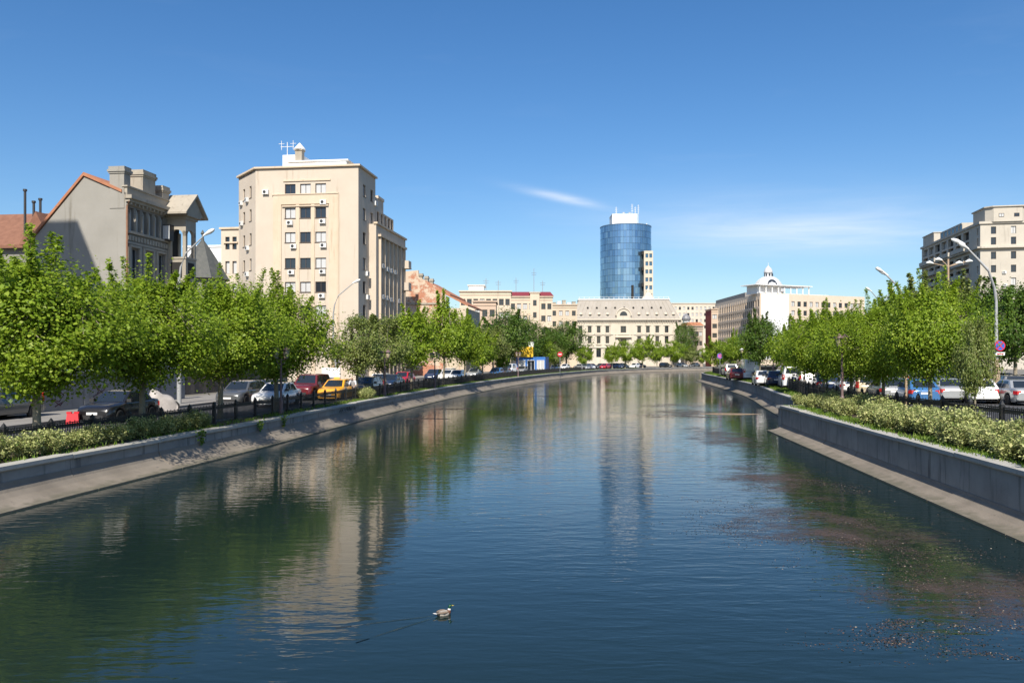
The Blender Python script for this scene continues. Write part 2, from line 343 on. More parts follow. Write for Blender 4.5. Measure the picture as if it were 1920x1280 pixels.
# streets
def fo(y): return float(np.interp(y, [20, 28, 42, 60], [2.0, 1.9, 1.35, 1.2]))
SL0, SL1 = 0.0, LB.L - 5
strip('verge', LB, 0.42, lambda y: fo(y)+0.35, ZL+0.03, SL0, SL1, M['soil'])
strip('kerb', LB, lambda y: fo(y)+0.35, lambda y: fo(y)+0.55, ZL+0.1, SL0, SL1, M['kerb'], dz=0.2)
strip('road', LB, lambda y: fo(y)+0.55, lambda y: float(np.interp(y, [40, 60, 80], [9.0, 9.2, 12.0])), ZL, SL0, SL1, M['asphalt'])
strip('pavement', LB, lambda y: float(np.interp(y, [40, 60, 80], [9.0, 9.2, 12.0])), lambda y: float(np.interp(y, [40, 60, 80], [14.5, 14.5, 17.0])), ZL+0.12, SL0, LB.s_at_y(130), M['paving'], dz=0.2)
FR = PL([(16.4,-6),(16.9,10),(17.2,26.8),(17.6,40.4),(18.9,50),(22.0,62),(26.6,84),(33.0,129),(35.2,138),(40,147),(53,157),(90,178.5)], 1)
strip('planting_bed', RN, 0.42, 6.0, ZR+0.01, 0, RN.L-0.2, M['soil'])
strip('verge', RF, 0.42, 1.6, ZR+0.004, 0.5, 180, M['soil'])
strip('kerb', FR, 0.5, 0.72, ZR+0.11, 0, FR.L, M['kerb'], dz=0.2)
strip('road', FR, 0.72, 15.5, ZR+0.02, 0, FR.L, M['asphalt'])
strip('pavement', FR, 15.5, 19.5, ZR+0.13, 0, FR.L-40, M['paving'], dz=0.2)
for k, off in enumerate((4.4, 7.8, 11.2)):
    q = 20.0
    while q < 75:
        tag(strip('lane_mark', FR, off, off+0.14, ZR+0.026, q, q+3.0, M['paint_line']), 'white dash of the lane line on the right-hand road', None); q += 7.5
# ------------------------------------------------------------------ iron fences: posts and picket panels
def picket(Lp):
    mb = MB(); n_ = int(Lp / 0.115)
    for i in range(n_):
        x = Lp*(i+0.5)/n_; mb.box(x-0.011, x+0.011, -0.011, 0.011, 0.06, 0.84 if i % 2 else 0.78)
    for z in (0.14, 0.62, 0.76): mb.box(0.03, Lp-0.03, -0.016, 0.016, z, z+0.035)
    for i in range(n_-1): x = Lp*(i+1)/n_; mb.box(x-0.03, x+0.03, -0.008, 0.008, 0.66, 0.74)
    return mb.mesh('fence_panel', M['iron'])
pk = picket(2.0)
pm = MB(); pm.box(-0.055,0.055,-0.055,0.055,-0.15,0.86); pm.box(-0.075,0.075,-0.075,0.075,0.0,0.12); pm.box(-0.075,0.075,-0.075,0.075,0.74,0.8)
pm.add([(-0.07,-0.07,0.86),(0.07,-0.07,0.86),(0.07,0.07,0.86),(-0.07,0.07,0.86),(0,0,1.0)], [(0,1,4),(1,2,4),(2,3,4),(3,0,4)]); post_me = pm.mesh('fence_post', M['iron'])
def fence(label, pl, z, s0, s1, hs=1.0):
    r = empty('iron_fence', (*pl.at(s0)[0], z), 0, label, 'fence'); o0 = pl.at(s0)[0]; q = s0; first = True
    while q + 2.0 <= s1:
        a, b_ = pl.at(q)[0], pl.at(q + 2.0)[0]; d = b_ - a; ang = math.atan2(d.y, d.x); c = a - o0
        put('fence_post', post_me, r, T((c.x, c.y, 0)) @ RZ(ang) @ Matrix.Scale(hs, 4, (0,0,1))); put('fence_panel', pk, r, T((c.x, c.y, 0)) @ RZ(ang) @ Matrix.Scale(hs, 4, (0,0,1)) @ Matrix.Scale(d.length/2.0, 4, (1,0,0))); q += 2.0
    c = pl.at(q)[0] - o0; put('fence_post', post_me, r, T((c.x, c.y, 0))); return r
FL = LB.offset(fo, 1.0)
fence('black iron picket fence running along the kerb beside the parked cars and taxi', FL, ZL+0.03, 10, 190)
fence('black iron picket fence behind the pale bushes beside the busy road', FR, ZR+0.01, 8, FR.L-20, 1.2)
# ------------------------------------------------------------------ foliage
def leaf_mesh(name, pts, nrm, size, mats, aspect=0.85, sticks=None, tint=None):
    """one folded four-point leaf per point; sticks = list of (pts, radii) tubes in material 1"""
    n = len(pts); P = np.asarray(pts); N = np.asarray(nrm); N /= np.linalg.norm(N, axis=1, keepdims=True) + 1e-9
    A = np.cross(N, rng.normal(size=(n, 3))); A /= np.linalg.norm(A, axis=1, keepdims=True) + 1e-9; B = np.cross(N, A)
    s = size * np.exp(rng.normal(0, 0.25, n))[:, None]
    v = np.empty((n, 4, 3)); v[:, 0] = P - A*s*0.5; v[:, 1] = P + B*s*0.5*aspect + N*s*0.16; v[:, 2] = P + A*s*0.5; v[:, 3] = P - B*s*0.5*aspect + N*s*0.16
    V = v.reshape(-1, 3); mb = MB()
    for pts_, rad in (sticks or []): mb.tube(pts_, rad, 5 if len(pts_) > 3 else 4, caps=False)
    V2 = np.array(mb.v) if mb.v else np.zeros((0, 3)); nf = len(mb.f)
    me = bpy.data.meshes.new(name); me.vertices.add(4*n + len(V2)); me.vertices.foreach_set('co', np.concatenate([V, V2]).ravel())
    me.loops.add(4*n + 4*nf); me.loops.foreach_set('vertex_index', np.concatenate([np.arange(4*n), np.array(mb.f, dtype=int).ravel() + 4*n if nf else np.zeros(0, int)]).astype(np.int32))
    me.polygons.add(n + nf); me.polygons.foreach_set('loop_start', np.arange(0, 4*(n+nf), 4, dtype=np.int32)); me.polygons.foreach_set('loop_total', np.full(n+nf, 4, np.int32))
    for m_ in mats: me.materials.append(m_)
    me.polygons.foreach_set('material_index', np.concatenate([np.zeros(n, np.int32), np.ones(nf, np.int32)]))
    at = me.attributes.new('tint', 'FLOAT', 'POINT'); tt = np.clip(rng.normal(0.5, 0.24, n) if tint is None else tint, 0, 1)
    at.data.foreach_set('value', np.concatenate([np.repeat(tt, 4), np.zeros(len(V2))]).astype(np.float32)); me.update(calc_edges=True); return me
def tree_meshes(seed, H, Rr, z0, nleaf, size, nclump=120, spikes=16, bark='bark', leaf='leaf', topw=0.75):
    rs = np.random.RandomState(seed); zc0 = z0; hc = H - z0
    # clump centres: spread through an egg-shaped crown, denser to the outside, lumpy outline
    cl = []
    while len(cl) < nclump:
        q = rs.uniform(-1, 1, 3); r = np.linalg.norm(q)
        if r > 1 or rs.rand() > 0.25 + 0.75*r*r: continue
        z = zc0 + hc*(0.47 + 0.47*q[2]); wz = 1.0 - 0.35*max(0, q[2])**1.5 - 0.25*max(0, -q[2])**2
        az = math.atan2(q[1], q[0]); lump = 1 + 0.16*math.sin(3*az + seed) + 0.1*math.sin(5*az + 2.1*seed + 3*q[2])
        cl.append((q[0]*Rr*wz*lump, q[1]*Rr*wz*lump, z))
    cl = np.array(cl); sticks = []
    lean = rs.uniform(-0.15, 0.15, 2); tr = [(0, 0, -0.15), (0.02, 0.01, 0.6), (lean[0]*0.5, lean[1]*0.5, z0), (lean[0], lean[1], z0 + hc*0.35), (lean[0]*0.6, lean[1]*0.6, z0 + hc*0.72)]
    r0 = 0.016*H + 0.02; tm = MB(); tm.tube(tr, [r0*1.25, r0, r0*0.85, r0*0.55, r0*0.2], 9)
    ends = []
    for k in range(11):
        az = k*2.4 + rs.rand(); zz = z0 - 0.1 + hc*0.5*rs.rand(); rr = Rr*rs.uniform(0.45, 0.7); ze = min(H-0.6, zz + hc*rs.uniform(0.15, 0.42))
        a = np.array([lean[0], lean[1], zz]); e = np.array([math.cos(az)*rr, math.sin(az)*rr, ze]); mid = (a+e)/2 + np.array([0, 0, 0.12*hc*rs.rand()])
        tm.tube([a, mid, e], [r0*0.5, r0*0.32, r0*0.13], 6); ends += [mid, e, (mid+e)/2]
    ends = np.array(ends)
    for c in cl:
        j = np.argmin(((ends - c)**2).sum(1)); sticks.append(([tuple(ends[j]), tuple((ends[j]+c)/2 + rs.normal(0, 0.06, 3)), tuple(c)], [0.022, 0.014, 0.007]))
    per = int(nleaf*0.84/nclump); P = []
    for c in cl:
        sg = np.array([0.36, 0.36, 0.27])*Rr/2.4*rs.uniform(0.75, 1.25); P.append(c + rs.normal(size=(per, 3))*sg)
    top = cl[np.argsort(-cl[:, 2])[:max(3, nclump//3)]]; ps = int(nleaf*0.16/max(1, spikes))
    for k in range(spikes):                            # young upright shoots standing out of the crown
        c = top[rs.randint(len(top))] if k % 3 else cl[rs.randint(nclump)]; ln = rs.uniform(0.8, 1.9)*hc/6; o = np.array([c[0]*0.28, c[1]*0.28, 1.0]); o = o/np.linalg.norm(o)
        t_ = rs.rand(ps)[:, None]; P.append(c + o*t_*ln*1.25 + rs.normal(size=(ps, 3))*(0.16*(1.15 - t_*0.75))*hc/6); sticks.append(([tuple(c), tuple(c + o*ln*0.6), tuple(c + o*ln*1.2)], [0.012, 0.009, 0.004]))
    P = np.concatenate(P); out = P - np.array([0, 0, z0 + hc*0.4]); out /= np.linalg.norm(out, axis=1, keepdims=True) + 1e-6
    N = rs.normal(size=P.shape)*0.5 + out*0.7 + np.array([0, 0, 0.55])
    global rng; rng = np.random.default_rng(seed)
    clt = rs.normal(0, 0.12, nclump).repeat(per); tint = rng.normal(0.5, 0.2, len(P)); tint[:len(clt)] += clt
    return tm.mesh('trunk', M[bark], True), leaf_mesh('crown', P, N, size, [M[leaf], M[bark]], sticks=sticks, tint=tint), H*(1.13 if spikes > 7 else 1.03)
TV = {}
TV['near'] = [tree_meshes(11, 7.4, 2.85, 2.3, 42000, 0.115, 170, 26), tree_meshes(23, 7.2, 2.8, 2.3, 40000, 0.115, 170, 26), tree_meshes(37, 7.6, 3.0, 2.4, 42000, 0.115, 170, 26)]
TV['mid'] = [tree_meshes(41, 8.0, 3.0, 2.5, 14000, 0.19, 110, 14), tree_meshes(53, 7.6, 2.9, 2.3, 14000, 0.19, 110, 14)]
TV['round'] = [tree_meshes(61, 6.5, 2.2, 1.9, 13000, 0.13, 100, 3), tree_meshes(67, 9.0, 3.9, 2.0, 14000, 0.2, 120, 5)]
TV['far'] = [tree_meshes(71, 8.0, 3.1, 2.0, 5500, 0.3, 60, 8), tree_meshes(73, 8.5, 3.3, 1.8, 5500, 0.3, 60, 8)]
def tree(x, y, z, var, k, label, h=None, group=None, leaf=None, w=1.0, rz=None):
    tm, cm, H = TV[var][k % len(TV[var])]; sc = (h / H) if h else 1.0
    r = empty('tree', (x, y, z), random.uniform(0, 6.28) if rz is None else rz, label, 'tree', group)
    S = Matrix.Diagonal((sc*w, sc*w, sc, 1)); put('trunk', tm, r, S); put('crown', cm, r, S, [M[leaf]] if leaf else None); return r
def fl(px, k=0.0):                                     # point on the left fence line seen in column px
    q = np.linspace(5, 330, 1300); best = min(q, key=lambda s_: abs(FL.at(s_, 0.55+k)[0].x/max(1, FL.at(s_, 0.55+k)[0].y)*F_PX + CX - px)); return FL.at(best, 0.55+k)[0]
def fr(px, k=0.0):
    q = np.linspace(5, FR.s_at_y(136), 900); best = min(q, key=lambda s_: abs(FR.at(s_, k)[0].x/max(1, FR.at(s_, k)[0].y)*F_PX + CX - px)); return FR.at(best, k)[0]
GL, GR, GF = 'plane trees along the left fence', 'plane trees along the right fence', 'trees along the far bend'
def topz(py, d): return ZP(py, d)
for px, py, var, k, lf, w, lab in [
    (65, 438, 'near', 0, None, 1.15, 'leafy plane tree with pale trunk in front of the long low grey wall'),
    (266, 478, 'near', 1, None, 1.08, 'plane tree beside the black saloon car in front of the grey old house'),
    (414, 496, 'near', 2, None, 1.08, 'plane tree in front of the gap between grey house and beige block'),
    (517, 512, 'near', 0, None, 1.05, 'plane tree whose trunk stands before the white saloon car'),
    (668, 580, 'round', 0, 'leaf_olive', 0.95, 'small round dull green tree at the corner of the beige block'),
    (722, 584, 'round', 0, 'leaf_olive', 1.05, 'dull green tree with whitish leaves beside the red car'),
    (772, 566, 'mid', 0, None, 0.95, 'bright green plane tree in front of the peeling brick gable'),
    (832, 548, 'mid', 1, None, 0.82, 'taller plane tree just past the peeling brick gable'),
    (872, 580, 'mid', 0, None, 0.8, 'plane tree along the fence before the cream building')]:
    p = fl(px); h = topz(py, p.y) - ZL; tree(p.x, p.y, ZL, var, k, lab, h, GL, lf, w)
for i, (px, d, py, var, k, lf, w) in enumerate([(905, 118, 612, 'far', 0, None, 0.9), (925, 126, 606, 'round', 0, 'leaf_olive', 1.0), (940, 128, 640, 'far', 1, None, 0.7), (1018, 165, 628, 'far', 0, None, 1.0), (1040, 172, 640, 'far', 1, 'leaf_olive', 0.9),
        (1096, 200, 645, 'far', 1, None, 0.9), (1148, 215, 640, 'far', 0, None, 0.9), (1172, 222, 632, 'far', 1, None, 1.0), (1205, 226, 626, 'far', 0, None, 1.0), (1232, 230, 634, 'far', 1, None, 0.8), (1262, 240, 632, 'far', 1, None, 1.1), (1295, 246, 645, 'far', 0, 'leaf_olive', 1.0), (1318, 250, 648, 'far', 1, None, 0.9)]):
    tree(XP(px, d), d, ZL, var, k, ('dull olive tree' if lf else 'small bright green tree') + ' along the far embankment ' + ('before the cream palace' if d > 198 else 'left of the cream palace'), topz(py, d) - ZL, GF, lf, w)
for px, d, py, k, w, lab in [(955, 150, 574, 1, 1.0, 'large dark green tree behind the blue and yellow shop'), (985, 160, 590, 1, 0.9, 'dark spreading tree next to the blue and yellow shop'), (1062, 205, 598, 1, 1.1, 'dark tree at the corner of the cream palace'), (1035, 200, 612, 1, 0.9, 'dark tree below the cluttered flat roofs'), (905, 140, 600, 1, 0.8, 'dark tree behind the fence plane trees'),
        (1284, 262, 598, 1, 0.6, 'dark tree squeezed between the palace and the old houses')]:
    tree(XP(px, d), d, ZL, 'round', k, lab, topz(py, d) - ZL, None, 'leaf_deep', w)
for px, py, var, k, lf, w, lab in [
    (1830, 585, 'round', 0, 'leaf_olive', 0.5, 'slim young tree with leaning bare trunk by the tall rusty lamp'),
    (1745, 500, 'near', 1, None, 0.82, 'broad plane tree by the fence in front of the blue hatchback'),
    (1655, 548, 'near', 2, None, 0.9, 'plane tree by the fence behind the brown double lantern'),
    (1598, 560, 'near', 1, None, 0.95, 'plane tree by the fence behind the white car in traffic'),
    (1545, 566, 'near', 0, None, 0.95, 'plane tree by the fence near the white lantern'),
    (1508, 582, 'mid', 0, None, 0.9, 'plane tree by the fence beside the blue rectangular sign'),
    (1402, 612, 'mid', 1, None, 0.85, 'light green tree by the fence beside the tall white box van'),
    (1480, 598, 'mid', 1, None, 0.85, 'plane tree by the fence in front of the blank white wall'),
    (1425, 580, 'mid', 0, 'leaf_deep', 0.85, 'darker linden tree rising before the grid facade building'),
    (1375, 618, 'mid', 1, None, 0.75, 'light green tree by the fence near the pink round sign'),
    (1345, 628, 'far', 0, None, 0.8, 'light green tree at the rounded end of the embankment')]:
    p = fr(px, 0.35); tree(p.x, p.y, ZR, var, k, lab, topz(py, p.y) - ZR, GR, lf, w)
for i, (px, d, py, var, lf, w) in enumerate([(1905, 58, 520, 'round', 'leaf_deep', 0.9), (1850, 66, 525, 'mid', 'leaf_deep', 1.0), (1800, 70, 512, 'mid', 'leaf_olive', 1.0), (1735, 74, 515, 'mid', 'leaf_olive', 1.0), (1690, 82, 530, 'mid', None, 1.0), (1640, 88, 566, 'mid', None, 1.0), (1590, 96, 582, 'mid', 'leaf_olive', 1.0), (1545, 110, 585, 'mid', None, 1.0), (1500, 125, 600, 'mid', 'leaf_deep', 1.0), (1950, 62, 500, 'mid', 'leaf_deep', 1.0)]):
    tree(XP(px, d), d, ZR, var, i, ('dark green' if lf == 'leaf_deep' else 'dull olive' if lf == 'leaf_olive' else 'bright green') + ' park tree on the far side of the busy road', topz(py, d) - ZR, 'park trees beyond the road', lf, w)
# ------------------------------------------------------------------ bushes, grass, floating leaves
def bush_mesh(seed, n_=2600, r=0.62, h=0.85, size=0.075):
    rs = np.random.RandomState(seed); P, N, st = [], [], []
    for k in range(46):
        az = rs.rand()*6.28; rr = r*math.sqrt(rs.rand())*0.85; tip = np.array([math.cos(az)*rr, math.sin(az)*rr, h*(1 - 0.45*(rr/r)**2)*rs.uniform(0.72, 1.12)]); base = np.array([tip[0]*0.25, tip[1]*0.25, -0.05])
        t_ = rs.uniform(0.3, 1.0, n_//46)[:, None]; q = base + (tip-base)*t_ + rs.normal(size=(len(t_), 3))*np.array([0.07, 0.07, 0.05]); P.append(q); N.append(rs.normal(size=q.shape)*0.8 + (tip-base)*0.6 + np.array([0, 0, 0.5])); st.append(([tuple(base), tuple((base+tip)/2), tuple(tip)], [0.008, 0.006, 0.003]))
    P = np.concatenate(P); N = np.concatenate(N); global rng; rng = np.random.default_rng(seed)
    return leaf_mesh('bush', P, N, size, [M['leaf_pale'], M['bark_dark']], 0.6, st)
BU = [bush_mesh(5), bush_mesh(6), bush_mesh(8)]
def bush(x, y, z, s_, label, group, k, leaf=None):
    o = put('bush', BU[k % 3], None, T((x, y, z)) @ RZ(random.uniform(0, 6.28)) @ Matrix.Scale(s_, 4), [M[leaf]] if leaf else None); return tag(o, label, 'bush', group)
k = 0
for q in np.arange(20.5, RN.L + 1.2, 0.82):            # two loose rows of pale bushes on the right bed
    for off in (1.25, 2.25):
        if random.random() < 0.14: continue
        p = RN.at(min(q, RN.L), off + random.uniform(-0.4, 0.45))[0]; e = max(0, q - RN.L)
        bush(p.x + random.uniform(-0.25, 0.25), p.y + e + random.uniform(-0.25, 0.25), ZR, random.uniform(0.75, 1.32), 'pale variegated bush in the planting bed above the right embankment wall', 'variegated bushes on the right bed', k); k += 1
for y in np.arange(15.5, 34.2, 0.8):
    p = LB.at(LB.s_at_y(y), 1.05 + random.uniform(-0.2, 0.2))[0]
    bush(p.x, p.y, ZL, random.uniform(0.7, 0.98), 'pale variegated bush between the left embankment wall and the fence', 'variegated bushes on the left verge', k, 'leaf_pale' if y > 21 or k % 2 else 'leaf_olive'); k += 1
for y, s_ in ((56.5, 0.95), (57.6, 1.0)): p = LB.at(LB.s_at_y(y), 0.85)[0]; bush(p.x, p.y, ZL, s_, 'lone pale bush at the foot of a lantern on the left verge', 'bushes by the lantern', k); k += 1
def blades(name, label, pl, o0, o1, z, s0, s1, n_, hgt, w=0.018, cat='grass'):
    rs = np.random.RandomState(len(label) + n_); P = []; q = rs.uniform(s0, s1, n_); patch = np.sin(q*1.7) + np.sin(q*0.63+1) + rs.normal(0, 0.8, n_); q = q[patch > -0.9]
    V = np.zeros((len(q), 3, 3))
    for i, s_ in enumerate(q):
        o = rs.uniform(o0, o1); p, t_, nn = pl.at(s_, o); hh = hgt*rs.uniform(0.4, 1.2); a = rs.rand()*6.28; d = np.array([math.cos(a), math.sin(a), 0]); ln = rs.normal(size=3)*hh*0.35
        c = np.array([p.x, p.y, z]); V[i, 0] = c - d*w; V[i, 1] = c + d*w; V[i, 2] = c + np.array([ln[0], ln[1], hh])
    me = bpy.data.meshes.new(name); me.from_pydata(V.reshape(-1, 3).tolist(), [], np.arange(3*len(q)).reshape(-1, 3).tolist()); me.materials.append(M['leaf_grass'])
    at = me.attributes.new('tint', 'FLOAT', 'POINT'); at.data.foreach_set('value', np.clip(rs.normal(0.55, 0.25, len(q)), 0, 1).repeat(3).astype(np.float32))
    return tag(put(name, me), label, cat, None, 'stuff')
blades('grass', 'grass and weeds on the verge behind the left embankment coping', LB, 0.3, 1.3, ZL+0.02, 14, 230, 15000, 0.16, 0.03)
blades('grass', 'weeds spilling over the coping of the right planting bed', RN, 0.15, 1.2, ZR, 14, RN.L, 7000, 0.16, 0.03)
blades('grass', 'bright green grass strip between the far right wall and the fence', RF, 0.3, 1.5, ZR-0.01, 1, 110, 14000, 0.22, 0.03)
# trailing creepers hanging over the left coping
for y in (31.5, 36.8, 39.6):
    s_ = LB.s_at_y(y); P = []
    for j in range(90):
        u = random.random(); p, t_, nn = LB.at(s_ + random.gauss(0, 0.22)*(1.2-u)); c = p - nn*(0.12 + 0.03*random.random()); P.append((c.x, c.y, ZL + 0.12 - u*0.55))
    P = np.array(P); o = put('creeper', leaf_mesh('creeper', P, np.random.RandomState(3).normal(size=P.shape) + np.array([0.6, -0.3, 0.5]), 0.09, [M['leaf_grass'], M['bark_dark']])); tag(o, 'yellow-green creeper trailing over the left embankment coping', 'creeper', 'creepers on the left wall')
def debris(name, label, blobs, n_, mats, size=(0.02, 0.06)):
    rs = np.random.RandomState(n_); P = []; tot = sum(b_[6] for b_ in blobs)
    for (x, y, rx, ry, rot, pw, wt) in blobs:
        k_ = int(n_*wt/tot); nc_ = 70; a = rs.rand(nc_)*6.28; r = rs.rand(nc_)**pw; ci = rs.choice(nc_, k_, p=(lambda w_: w_/w_.sum())(rs.rand(nc_)**2.5)); X, Y = (np.cos(a)*r*rx)[ci] + rs.normal(0, 0.17, k_)*rx, (np.sin(a)*r*ry)[ci] + rs.normal(0, 0.05, k_)*ry
        Y = Y + 0.12*ry*np.sin(X*3.1) ; keep = (np.sin(X*2.3+Y*1.1)+np.sin(Y*4.1-X*1.3)+rs.normal(0, 0.9, k_)) > -0.5; X, Y = X[keep], Y[keep]
        c, s_ = math.cos(rot), math.sin(rot); P.append(np.stack([x + X*c - Y*s_, y + X*s_ + Y*c, np.full(len(X), 0.004)], 1))
    P = np.concatenate(P); n2 = len(P); a = rs.rand(n2)*6.28; s1 = rs.uniform(size[0], size[1], n2); d = np.stack([np.cos(a), np.sin(a), np.zeros(n2)], 1)*s1[:, None]; e = np.stack([-np.sin(a), np.cos(a), np.zeros(n2)], 1)*(s1*rs.uniform(0.25, 0.6, n2))[:, None]
    e[:, 2] = rs.uniform(0, 0.006, n2); V = np.stack([P-d, P-e, P+d, P+e], 1); me = bpy.data.meshes.new(name); me.from_pydata(V.reshape(-1, 3).tolist(), [], np.arange(4*n2).reshape(-1, 4).tolist())
    for m_ in mats: me.materials.append(m_)
    me.polygons.foreach_set('material_index', rs.choice(len(mats), n2, p=[0.74, 0.21, 0.05]).astype(np.int32)); return tag(put(name, me), label, 'leaves', None, 'stuff')
dm = [plain('litter_brown', (0.05,0.032,0.026), 0.7), plain('litter_tan', (0.11,0.07,0.05), 0.7), plain('litter_pale', (0.3,0.25,0.19), 0.7)]
def mat_film():
    m, n, l, b = nodes_of('algae_film'); b.inputs['Base Color'].default_value = (0.075,0.05,0.042,1); b.inputs['Roughness'].default_value = 0.8
    g = n.new('ShaderNodeNewGeometry'); t_ = n.new('ShaderNodeTexCoord')
    def nz_(sc, det): q = n.new('ShaderNodeTexNoise'); q.inputs['Scale'].default_value = sc; q.inputs['Detail'].default_value = det; q.inputs['Roughness'].default_value = 0.7; l.new(g.outputs['Position'], q.inputs['Vector']); return q.outputs['Fac']
    def mt(op, a, b_): q = n.new('ShaderNodeMath'); q.operation = op; [(setattr(q.inputs[i], 'default_value', v) if isinstance(v, (int, float)) else l.new(v, q.inputs[i])) for i, v in enumerate((a, b_))]; return q.outputs[0]
    ln = n.new('ShaderNodeVectorMath'); ln.operation = 'LENGTH'; l.new(t_.outputs['Object'], ln.inputs[0])
    dens = mt('SUBTRACT', mt('ADD', mt('MULTIPLY', nz_(0.7, 6), 0.9), mt('MULTIPLY', nz_(14, 5), 0.75)), mt('MULTIPLY', mt('POWER', ln.outputs['Value'], 2.0), 0.34)); r = n.new('ShaderNodeMapRange'); r.inputs['From Min'].default_value = 0.68; r.inputs['From Max'].default_value = 0.95; r.inputs['To Max'].default_value = 0.75; l.new(dens, r.inputs['Value'])
    tr = n.new('ShaderNodeBsdfTransparent'); ms = n.new('ShaderNodeMixShader'); l.new(r.outputs[0], ms.inputs[0]); l.new(tr.outputs[0], ms.inputs[1]); l.new(b.outputs[0], ms.inputs[2]); l.new(ms.outputs[0], n['Material Output'].inputs['Surface']); return m
FILM = mat_film()
for i, (x, y, rx, ry, rot) in enumerate([(8.2,13.4,3.6,2.6,0.25),(7.2,18.5,3.0,4.2,0.2),(8.6,26,2.6,6.0,-0.1),(10.5,40,2.6,9.0,-0.1),(12.5,58,4.5,5.0,0.0)]):
    q = MB(); q.add([(0,0,0)] + [(math.cos(a), math.sin(a), 0) for a in np.linspace(0, 2*math.pi, 40, endpoint=False)], [(0, j+1, (j+1) % 40 + 1) for j in range(40)]); o = q.build('algae_film', FILM, None, False, T((x, y, 0.0025+0.0006*i)) @ RZ(rot) @ Matrix.Diagonal((rx, ry, 1, 1))); tag(o, 'thin brownish algae film spreading on the water below the right wall', 'algae', 'algae films along the right bank', 'stuff')
debris('floating_leaves', 'raft of brown leaves floating on the water near the right wall', [(6.8,19.5,3.2,4.6,0.25,0.6,1.2),(8.8,15.5,3.0,3.2,0.5,0.6,1.3),(7.6,11.8,2.4,1.6,0.0,0.6,1.0),(9.2,26,2.2,5.5,-0.15,0.7,0.9),(5.4,11.2,1.5,0.8,0.2,0.7,0.35)], 18000, dm, (0.006, 0.022))
debris('floating_leaves', 'streaks of brown scum drifting on the middle of the river', [(-3.9,62,2.2,0.8,0.1,0.6,1),(-5.6,52,1.6,0.7,0.1,0.6,1),(2.5,82,3.5,1.2,0.05,0.6,1),(11.5,54,3.8,1.8,0.05,0.7,1.6),(13.5,66,3.0,2.4,0.0,0.7,1.0),(14.6,38,1.6,4.0,-0.1,0.7,1.0)], 14000, dm, (0.015, 0.06))
sb = MB(); sb.tube([(13.4,56.6,-0.03),(14.6,56.4,-0.02),(16.2,56.2,-0.02),(17.6,56.3,-0.03)], [0.05,0.08,0.075,0.04], 8); tag(sb.build('driftwood', rough('driftwood', (0.17,0.12,0.08), (0.25,0.18,0.12), 4), None, True), 'long tan driftwood trunk floating below the right embankment', 'driftwood')
# ------------------------------------------------------------------ buildings
random.seed(21)
_wc = {}
def win(parent, Fm, u, v, w, h, style='brown', rec=0.16, pane=None, arch=False, sub=True, sill=True, cols=2, rows=1):
    """a framed window centred at u with its foot at v in the wall frame Fm; frame mesh with its pane as sub-part"""
    key = (round(w, 2), round(h, 2), style, arch, sill, cols, rows)
    if key not in _wc:
        a = MB(); t_ = 0.07 if w > 0.9 else 0.055; fm = {'brown': M['frame_brown'], 'white': M['frame_white'], 'stone': M['kerb'], 'dark': M['plastic_dark']}[style]
        hh = h if not arch else h - w/2
        a.box(-w/2, -w/2+t_, -0.03, 0.04, 0, hh); a.box(w/2-t_, w/2, -0.03, 0.04, 0, hh); a.box(-w/2+t_, w/2-t_, -0.03, 0.04, 0, t_)
        if not arch: a.box(-w/2+t_, w/2-t_, -0.03, 0.04, h-t_, h)
        for c in range(1, cols): x = -w/2 + w*c/cols; a.box(x-t_*0.45, x+t_*0.45, -0.026, 0.036, t_, hh)
        for c in range(1, rows): z = h*c/rows; a.box(-w/2+t_, w/2-t_, -0.022, 0.03, z-t_*0.4, z+t_*0.4)
        if arch:
            pts = [(w/2*math.cos(x), hh + w/2*math.sin(x)) for x in np.linspace(0, math.pi, 9)]; pin = [((w/2-t_)*math.cos(x), hh + (w/2-t_)*math.sin(x)) for x in np.linspace(0, math.pi, 9)]
            for i in range(8): (x0,z0_),(x1,z1_),(x2,z2_),(x3,z3_) = pts[i], pts[i+1], pin[i+1], pin[i]; a.hexa([(x0,-0.03,z0_),(x1,-0.03,z1_),(x2,-0.03,z2_),(x3,-0.03,z3_)], [(x0,0.04,z0_),(x1,0.04,z1_),(x2,0.04,z2_),(x3,0.04,z3_)])
        if sill: a.box(-w/2-0.06, w/2+0.06, -rec-0.07, 0.02, -0.06, -0.003)
        p = MB()
        if arch: p.xprism([(-w/2+0.01, 0.01), (w/2-0.01, 0.01)] + [(w/2*0.97*math.cos(x), hh + w/2*0.97*math.sin(x)) for x in np.linspace(0, math.pi, 9)], 0.02, 0.03)
        else: p.quad((-w/2+0.01,0.02,0.01),(w/2-0.01,0.02,0.01),(w/2-0.01,0.02,h-0.01),(-w/2+0.01,0.02,h-0.01))
        _wc[key] = (a.mesh('window', fm), p.mesh('pane', M['glass']))
    fme, pme = _wc[key]; o = put('window', fme, parent, Fm @ T((u, rec, v)))
    pm_ = pane or (M['glass'] if random.random() < 0.62 else M['curtain'])
    put('pane', pme, o, None, [pm_]); return o
def ops_of(wins): return [(u-w/2, u+w/2, v, v+h) for u, v, w, h in wins]
FRONT = Matrix.Identity(4)
def front_at(x, y, z=0): return T((x, y, z))
def side_at(x, y, z=0): return T((x, y, z)) @ RZ(R(90))          # wall looking to +x
def lside_at(x, y, z=0): return T((x, y, z)) @ RZ(R(-90))        # wall looking to -x (starts at its far end)
acm = MB(); acm.box(-0.4, 0.4, -0.3, 0, 0, 0.55); acm.box(-0.36,-0.3,-0.25,0.1,-0.06,0); acm.box(0.3,0.36,-0.25,0.1,-0.06,0)
acm.tube([(-0.1,-0.301,0.28),(-0.1,-0.315,0.28)], 0.2, 14, 1); acm.mesh_ = acm.mesh('air_conditioner', [M['ac_white'], M['plastic_dark']])
